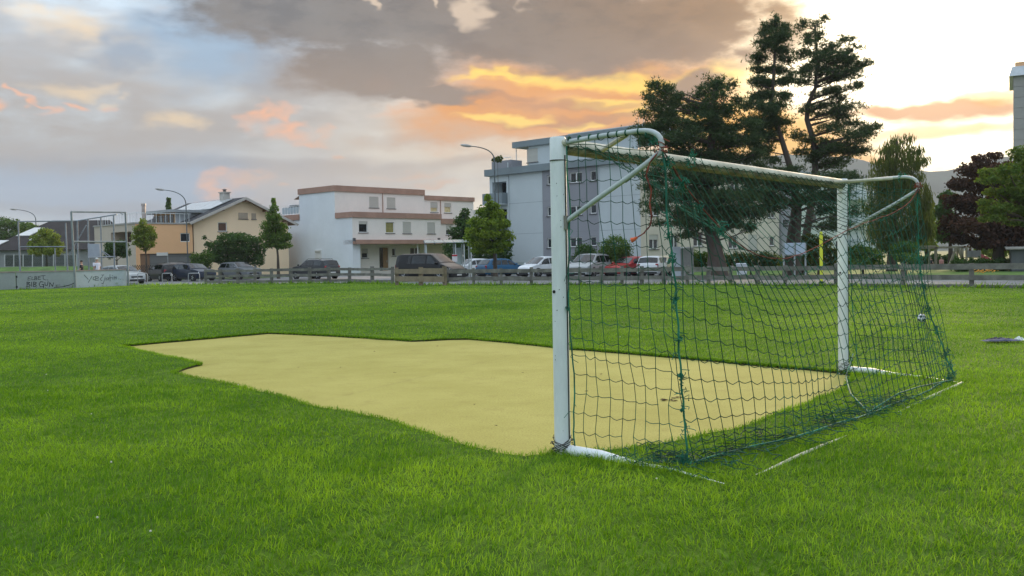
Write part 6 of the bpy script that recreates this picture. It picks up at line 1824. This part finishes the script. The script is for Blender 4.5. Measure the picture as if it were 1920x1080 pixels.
words2 = [[(510, 750), (612, 862)], [(712, 775), (612, 940)], [(800, 790), (745, 806), (732, 855), (790, 880)], [(800, 786), (797, 884), (880, 880)], [(800, 792), (868, 800), (868, 830), (800, 842)], [(978, 792), (912, 850), (930, 884), (962, 888)], [(958, 745), (976, 768), (1002, 742)], [(1040, 800), (1012, 900), (990, 970), (950, 962)], [(1092, 820), (1052, 850), (1062, 880), (1112, 868)], [(1112, 812), (1132, 880)], [(1160, 738), (1166, 910)], [(1108, 830), (1212, 820)], [(1232, 800), (1232, 862)], [(1216, 766)], [(1266, 862), (1266, 790), (1292, 812), (1292, 856)], [(1292, 812), (1320, 790), (1332, 856)], [(1382, 850)], [(1424, 862)], [(1488, 874)]]
strokes(words2, tfB, a2, dB, nB_, .014, 'lettering')
# ball-stop cage of grey tubes
M_tube = mat('cage_steel', (.25, .28, .30), .5, .15, 2, metal=.4)
root = empty('ball_stop_cage', (a1.x, a1.y, 0), 0, 'tall grey tubular ball-stop cage standing on the court boards', 'cage'); o_ = Vector((a1.x, a1.y, 0))
Y1, Y2 = a1.y, a2.y
def tb(name, pts, r=.045): return MB().tube([p - o_ for p in pts], r, 6).build(name, M_tube, root, smooth=True)
A_t, B_t = at(133.5, 397, Y1), at(235, 398, Y2); A_b, B_b = at(141.5, 538, Y1), at(241, 536, Y2)
tb('upright', [A_b, A_t], .06); tb('upright', [B_b, B_t], .06); tb('top_tube', [A_t, B_t], .05); tb('mid_tube', [at(136.5, 453, Y1), at(237, 453.5, Y2)], .05)
Yb = 68
for x, yt in ((145, 414), (165, 411), (189, 407), (213, 403)): tb('rear_upright', [at(x + 2, 512, Yb), at(x, yt, Yb)], .06)
tb('rear_top_tube', [at(34, 415.5, Yb - 2), at(145, 414, Yb), at(219, 402, Yb)], .045); tb('brace', [at(162, 422, Yb), at(130, 478, Yb)], .04); tb('brace', [at(175, 458, Yb - 1), at(206, 480, Yb - 1)], .03); tb('brace', [at(178, 458, Yb), at(200, 480, Yb)], .03)
for x, yt in ((34, 415), (123, 418)): tb('side_upright', [at(x + 4, 510, Yb - 2), at(x, yt, Yb - 2)], .055)
tb('side_mid_tube', [at(37, 462.5, Yb - 2), at(125, 462.5, Yb - 2)], .035); tb('side_mid_tube', [at(165, 483, Yb - 3), at(216, 481, Yb - 1)], .045)
tb('post_stub', [at(104, 508, Yb), at(103, 465, Yb)], .04)
MB().box(*[v for pr_ in zip((at(165, 482, Yb - 1.5) - o_), (at(188, 457, Yb - 1.4) - o_)) for v in sorted(pr_)]).build('backboard', mat('backboard', (.34, .37, .42), .3, .1, 1, spec=.7), root)
bx = at(204, 398, Y1 + 3); tb('lamp_bracket', [at(224, 398, Y2), at(230, 402, Y2 - 1)], .03)
# embankment and green mesh fence behind the court
mb = MB(); b0, b1 = at(-60, 508, 74), at(140, 508, 74)
V_ = []
for i in range(21):
    t = i / 20; x = lerp(b0.x, b1.x, t); hh = 1.12 * (1 - max(0, (t - .75) / .25) ** 2) + .06 * n3(t * 7, 0, 0)
    V_ += [(x, 71.5, GZ), (x, 75.5, GZ + hh * 1.25), (x, 80.5, GZ + hh * 1.32), (x, 86, GZ)]
F_ = [(i * 4 + j, i * 4 + 4 + j, i * 4 + 5 + j, i * 4 + 1 + j) for i in range(20) for j in range(3)]
tag(MB().add(V_, F_).build('embankment', mat('bank_grass', (.085, .16, .028), .95, .3, .8, fine=.4), smooth=True), 'grassy embankment behind the ball court', None, None, 'structure')
root = empty('mesh_fence', (at(20, 500, 80).x, 80, GZ), 0, 'green mesh fence with pale posts on the embankment', 'fence'); o_ = Vector((at(20, 500, 80).x, 80, GZ))
fx = [9, 26, 43.5, 61, 80, 100.5, 122, 144]
for x in fx: MB().tube([at(x, 500, 80) - o_, at(x, 477, 80) - o_], .05, 6).build('post', mat('pale_post', (.45, .46, .44), .7, .1, 2), root)
M_mesh = mat('green_mesh', (.025, .045, .032), .8, .15, 1)
for xa, xb in zip(fx, fx[1:]):
    st = Strands(); p0_, p1_ = at(xa, 499, 80) - o_, at(xb, 499, 80) - o_; h = (at(xa, 479, 80) - at(xa, 499, 80)).z
    for i in range(22): u = p0_.lerp(p1_, i / 21); st.cord([u, u + Vector((0, 0, h))], .014)
    for j in range(9): st.cord([p0_ + Vector((0, 0, h * j / 8)), p1_ + Vector((0, 0, h * j / 8))], .014)
    st.build('mesh_panel', M_mesh, root)
# low planted wall with trellis fence in front of the garage
root = empty('trellis_fence', (at(255, 505, 86).x, 86, GZ), 0, 'dark low trellis fence in front of the orange house', 'fence'); o_ = Vector((at(255, 505, 86).x, 86, GZ))
for i in range(16):
    xa = 240 + i * 4.2; p0_ = at(xa, 511, 86) - o_; h = (at(xa, 497, 86) - at(xa, 511, 86)).z
    MB().beam(p0_, p0_ + Vector((.5, 0, h)), .05, .03).build('slat', M_trim, root); MB().beam(p0_ + Vector((.5, .04, 0)), p0_ + Vector((0, .04, h)), .05, .03).build('slat', M_trim, root)
MB().box(0 - .9, 3.0, .1, .3, 0, .5).build('base_wall', mat('stone_wall', (.26, .23, .19), .9, .25, 2, bump=.6), root)

# ================================================================== playground across the street
M_pw = mat('play_wood', (.36, .31, .24), .85, .2, 2.5, fine=.15)
Y = 72; a = at(1770, 507, Y); root = empty('swing_frame', (a.x, Y, ROAD_Z), 0, 'wooden swing frame with long pale beam across the street', 'swing'); o_ = Vector((a.x, Y, ROAD_Z))
def wb(name, p, q, w=.12, m_=M_pw): return MB().beam(p - o_, q - o_, w, w).build(name, m_, root)
wb('beam', at(1716, 465, Y), at(1832, 463, Y), .16); wb('beam', at(1716, 461.5, Y + 1.5), at(1755, 461.5, Y + 1.5), .1)
for x in (1754.5, 1804): wb('upright', at(x, 512, Y), at(x, 463, Y), .16)
wb('leg', at(1780, 497, Y), at(1793, 464, Y), .14); wb('leg', at(1808, 494, Y), at(1796, 464, Y), .16); wb('upright', at(1742, 512, Y + .3), at(1742, 466, Y + .3), .08)
for x in (1744, 1752): MB().tube([at(x, 465, Y) - o_, at(x, 509, Y) - o_], .012, 4).build('swing_chain', M_galv, root)
MB().box(*[v for pr_ in zip(at(1743.5, 510.5, Y) - o_ - Vector((0, .15, 0)), at(1753, 508.8, Y) - o_ + Vector((0, .15, 0))) for v in sorted(pr_)]).build('swing_seat', M_upvc, root)
Y = 74; a = at(1818, 505, Y); root = empty('playhouse', (a.x, Y, ROAD_Z), R(5), 'grey wooden playhouse on posts beside the swings', 'playhouse'); k = Y / FPX
z0_, z1_ = at(1818, 482, Y).z - ROAD_Z, at(1818, 463, Y).z - ROAD_Z
for i in range(7): MB().bbox(-13 * k + i * 3.8 * k, -13 * k + (i + .95) * 3.8 * k, -.6, -.55, z0_, z0_ + (z1_ - z0_) * .66, .01).build('plank', mat('grey_plank', (.20, .20, .21), .85, .2, 3, stretch=(1, 1, .3)), root)
MB().box(-13 * k, 13 * k, -.54, .9, z0_ - .06, z0_ - .003).build('floor', M_pw, root)
for x in (-13, 13):
    for y in (-.5, .8): MB().box(x * k - .06, x * k + .06, y - .06, y + .06, 0, z1_ - .02).build('post', M_pw, root)
MB().box(-14.5 * k, 14.5 * k, -.75, 1.0, z1_ - .015, z1_ + .05).build('roof', mat('ply_roof', (.25, .24, .22), .85, .15, 2), root)
sl2 = MB(); sl2.add([(13 * k, -.3, z0_ + .1), (13 * k, .3, z0_ + .1), (13 * k + 1.6, .3, .3), (13 * k + 1.6, -.3, .3), (13 * k, -.3, z0_ + .35), (13 * k, .3, z0_ + .35), (13 * k + 1.6, .3, .5), (13 * k + 1.6, -.3, .5)], [(0, 1, 2, 3), (0, 3, 7, 4), (1, 2, 6, 5)]); sl2.build('slide', mat('slide_red', (.38, .06, .07), .4, .1, 2), root, fix=False)
# flowers by the fence
mb = MB(); c0 = gnd(1846, 512, ROAD_Z + .1)
c0 = at(1846, 508, 46)
for i in range(60):
    p = c0 + Vector((random.gauss(0, .28), random.gauss(0, .3), random.gauss(0, .05))); r = random.uniform(.03, .06)
    mb.lathe([(r * .3, 0), (r, r * .4), (r * .4, r * .7)], 6, p)
tag(mb.build('orange_flowers', mat('flower_orange', (.62, .30, .04), .8, .2, 6), fix=False), 'patch of orange flowers behind the right fence', 'flowers', None, 'stuff')

# ================================================================== ball, clothing
b = gnd(1728, 605.5); root = empty('football', (b.x, b.y, 0), .4, 'white football with dark patches lying behind the far net corner', 'ball'); rb = .075
bm = bmesh.new(); bmesh.ops.create_icosphere(bm, subdivisions=3, radius=rb)
for v in bm.verts: v.co.z += rb + .012
me = bpy.data.meshes.new('shell'); bm.to_mesh(me); bm.free(); me.polygons.foreach_set('use_smooth', [True] * len(me.polygons)); me.materials.append(mat('ball_white', (.78, .79, .82), .4, .05, 10))
ob_ = bpy.data.objects.new('shell', me); COL.objects.link(ob_); ob_.parent = root
bm = bmesh.new(); bmesh.ops.create_icosphere(bm, subdivisions=1, radius=1)
for d in [v.co.normalized() for v in bm.verts if len(v.link_edges) == 5]:
    e1 = d.orthogonal().normalized(); e2 = d.cross(e1); mb = MB(); c = Vector((0, 0, rb + .012))
    ring = [c + (d * .92 + (e1 * math.cos(t * 1.2566) + e2 * math.sin(t * 1.2566)) * .36).normalized() * (rb + .0012) for t in range(5)]
    mb.add(ring + [c + d * (rb + .003)], [(i, (i + 1) % 5, 5) for i in range(5)]); mb.build('patch', mat('ball_black', (.03, .03, .045), .4, .1, 9), root)
bm.free()


def cloth(px, py, L, Wd, hgt, rz, m_, name, parent, seed, dx_=0, dy_=0):
    nx, ny = 26, 12; V_ = []; F_ = []
    for i in range(nx):
        for j in range(ny):
            u, v = i / (nx - 1) - .5, j / (ny - 1) - .5
            ed = math.cos(math.pi * u) ** .4 * math.cos(math.pi * v) ** .4 if abs(u) < .5 and abs(v) < .5 else 0
            x = u * L * (1 + .12 * n3(v * 4, seed, 1)) + .02 * n3(u * 9, v * 9, seed); y = v * Wd * (1 + .35 * n3(u * 5, seed, 2)) + .06 * n3(u * 3, seed, 4)
            z = .03 + hgt * ed * (.45 + .9 * abs(mnoise.fractal(Vector((u * 5, v * 3, seed)), .9, 2, 4)))
            V_.append((dx_ + x, dy_ + y, z))
    for i in range(nx - 1):
        for j in range(ny - 1): q = i * ny + j; F_.append((q, q + ny, q + ny + 1, q + 1))
    return MB().add(V_, F_).build(name, m_, parent, smooth=True)


b = gnd(1876, 642); root = empty('jersey', (b.x, b.y, 0), .05, 'dark blue and grey garment with a white piece lying on the lawn', 'clothing')
cloth(0, 0, .34, .20, .045, 0, mat('cloth_navy', (.018, .022, .045), .9, .3, 8), 'navy_cloth', root, 3.1, .02, .03); cloth(0, 0, .50, .16, .03, 0, mat('cloth_grey', (.085, .09, .14), .9, .2, 8), 'grey_cloth', root, 7.7, -.02, -.04); cloth(0, 0, .10, .10, .06, 0, mat('cloth_white', (.70, .74, .70), .9, .1, 8), 'white_cloth', root, 5.2, .24, -.03)

# ================================================================== people
M_skin = mat('skin', (.42, .25, .18), .6, .1, 5)
def skin_mesh(name, joints, bones, radii, m_, parent, root_i=0, sub=2):
    me = bpy.data.meshes.new(name); me.from_pydata(joints, bones, []); o = bpy.data.objects.new(name, me); COL.objects.link(o)
    sk = o.modifiers.new('skin', 'SKIN'); sk.use_smooth_shade = True
    if not me.skin_vertices: return o
    for i, r in enumerate(radii):
        me.skin_vertices[0].data[i].radius = r if isinstance(r, tuple) else (r, r); me.skin_vertices[0].data[i].use_root = (i == root_i)
    sb = o.modifiers.new('sub', 'SUBSURF'); sb.levels = sb.render_levels = sub
    me.materials.append(m_); o.parent = parent
    return o


def person(label, loc, rz, h, shirt, trousers, hair, cap=None, arms=((.10, .0), (.10, .0)), lean=0., group=None):
    root = empty('person', loc, rz, label, 'person', group); s = h / 1.75
    P_ = lambda x, y, z: (x * s + lean * max(0, z - .9) * s, y * s, z * s)     # +x is forward
    J = [P_(0, 0, .95), P_(0, 0, 1.15), P_(0, 0, 1.38), P_(0, 0, 1.48), P_(.01, 0, 1.56), P_(.02, 0, 1.64), P_(.01, 0, 1.73)]
    B = [(0, 1), (1, 2), (2, 3), (3, 4), (4, 5), (5, 6)]; Rr = [(.13 * s, .15 * s), (.11 * s, .14 * s), (.10 * s, .16 * s), .055 * s, .07 * s, (.09 * s, .078 * s), .06 * s]
    for k, sd in enumerate((-1, 1)):
        i0 = len(J); f, up_ = arms[k]
        J += [P_(0, sd * .19, 1.40), P_(-.02 + f * .5, sd * .25, 1.14), P_(.04 + f * 2.0, sd * .23, .92 + up_), P_(.07 + f * 2.6, sd * .22, .85 + up_), P_(.10 + f * 2.9, sd * .215, .79 + up_)]
        B += [(2, i0), (i0, i0 + 1), (i0 + 1, i0 + 2), (i0 + 2, i0 + 3), (i0 + 3, i0 + 4)]; Rr += [.062 * s, .048 * s, .034 * s, .036 * s, .018 * s]
        i1 = len(J); J += [P_(0, sd * .10, .88), P_(.03, sd * .11, .48), P_(-.02, sd * .11, .09), P_(.12, sd * .12, .035)]
        B += [(0, i1), (i1, i1 + 1), (i1 + 1, i1 + 2), (i1 + 2, i1 + 3)]; Rr += [.085 * s, .058 * s, .042 * s, .032 * s]
    skin_mesh('body', J, B, Rr, M_skin, root)
    Js = [P_(0, 0, .90), P_(0, 0, 1.12), P_(0, 0, 1.36), P_(0, 0, 1.44)]; Bs = [(0, 1), (1, 2), (2, 3)]; Rs = [(.15 * s, .18 * s), (.13 * s, .165 * s), (.12 * s, .185 * s), .075 * s]
    for k, sd in enumerate((-1, 1)):
        i0 = len(Js); f, up_ = arms[k]; Js += [P_(0, sd * .20, 1.39), P_(-.01 + f * .4, sd * .245, 1.17)]; Bs += [(2, i0), (i0, i0 + 1)]; Rs += [.082 * s, .072 * s]
    skin_mesh('shirt', Js, Bs, Rs, shirt, root, 1)
    Jt = [P_(0, 0, .93)]; Bt = []; Rt = [(.145 * s, .165 * s)]
    for sd in (-1, 1):
        i0 = len(Jt); Jt += [P_(0, sd * .10, .82), P_(.03, sd * .11, .48), P_(-.015, sd * .11, .12)]; Bt += [(0, i0), (i0, i0 + 1), (i0 + 1, i0 + 2)]; Rt += [.105 * s, .078 * s, .065 * s]
    skin_mesh('trousers', Jt, Bt, Rt, trousers, root)
    hd = MB(); cx, _, cz = P_(.0, 0, 1.675)
    hd.lathe([(.098 * s, -.01 * s), (.102 * s, .03 * s), (.085 * s, .075 * s), (.04 * s, .10 * s), (.0, .105 * s)], 12, (cx, 0, cz)); hd.build('cap' if cap else 'hair', cap or hair, root, smooth=True)
    if cap: MB().bbox(cx + .06 * s, cx + .19 * s, -.07 * s, .07 * s, cz - .015 * s, cz, .006).build('cap_peak', cap, root)
    fc_ = MB(); hx = P_(.02, 0, 1.64)[0]
    fc_.add([(hx + .085 * s, -.012 * s, 1.655 * s), (hx + .085 * s, .012 * s, 1.655 * s), (hx + .112 * s, 0, 1.622 * s), (hx + .085 * s, 0, 1.615 * s)], [(0, 1, 2), (0, 2, 3), (1, 3, 2)]); fc_.build('nose', M_skin, root)
    for sd in (-1, 1):
        MB().lathe([(.009 * s, 0), (.006 * s, .008 * s)], 6, (hx + .078 * s, sd * .032 * s, 1.662 * s), 'x').build('eye', M_trim, root)
        MB().bbox(hx - .02 * s, hx + .015 * s, sd * .086 * s - .008 * s, sd * .086 * s + .008 * s, 1.62 * s, 1.675 * s, .004).build('ear', M_skin, root)
    MB().bbox(hx + .08 * s, hx + .09 * s, -.022 * s, .022 * s, 1.588 * s, 1.596 * s, .002).build('mouth', mat('lips', (.30, .10, .09), .6, .1, 5), root)
    return root


M_shirtb = mat('black_shirt', (.015, .015, .018), .9, .2, 8); M_shirtw = mat('white_shirt', (.68, .68, .74), .9, .08, 8); M_jeans = mat('dark_jeans', (.03, .035, .05), .9, .2, 8); M_hair = mat('dark_hair', (.015, .012, .010), .8, .2, 20)
p = at(153, 500, 60); person('person in black T-shirt with dark hair behind the court boards', (p.x, 60, at(153, 491, 60).z - 1.42), R(190), 1.42 + .08, M_shirtb, M_jeans, M_hair, arms=((.02, 0), (.10, -.05)))
p = at(182, 500, 62); person('person in white T-shirt and pale cap behind the court boards', (p.x, 62, at(182, 484, 62).z - 1.72), R(150), 1.72, M_shirtw, M_jeans, M_hair, cap=mat('pale_cap', (.55, .58, .55), .9, .1, 8), arms=((.05, 0), (.0, 0)))
p = at(1745, 500, 82); person('child in dark top near the swing in the playground', (p.x, 82, at(1745, 482.5, 82).z - 1.15), R(-90), 1.15, M_shirtb, M_jeans, mat('light_hair', (.25, .2, .14), .8, .2, 9))
p = at(1765, 500, 83); person('child in pink and red top beside the playground swing', (p.x, 83, at(1765, 482.5, 83).z - 1.2), R(-110), 1.2, mat('pink_top', (.45, .20, .19), .9, .15, 6), mat('red_trousers', (.30, .10, .09), .9, .15, 6), MATS['light_hair'])

# ================================================================== air
hz = bpy.data.materials.new('air'); hz.use_nodes = True; t = hz.node_tree
for n_ in list(t.nodes):
    if n_.type != 'OUTPUT_MATERIAL': t.nodes.remove(n_)
pv = t.nodes.new('ShaderNodeVolumePrincipled'); pv.inputs['Color'].default_value = (.86, .88, .92, 1); pv.inputs['Density'].default_value = HAZE = .00025; pv.inputs['Anisotropy'].default_value = .0
t.links.new(pv.outputs[0], [n_ for n_ in t.nodes if n_.type == 'OUTPUT_MATERIAL'][0].inputs['Volume'])
mb = MB(); mb.box(-2300, 2300, -180, 2500, -6.5, 205)
tag(mb.build('haze', hz), 'evening haze over the whole valley', 'haze', None, 'stuff')
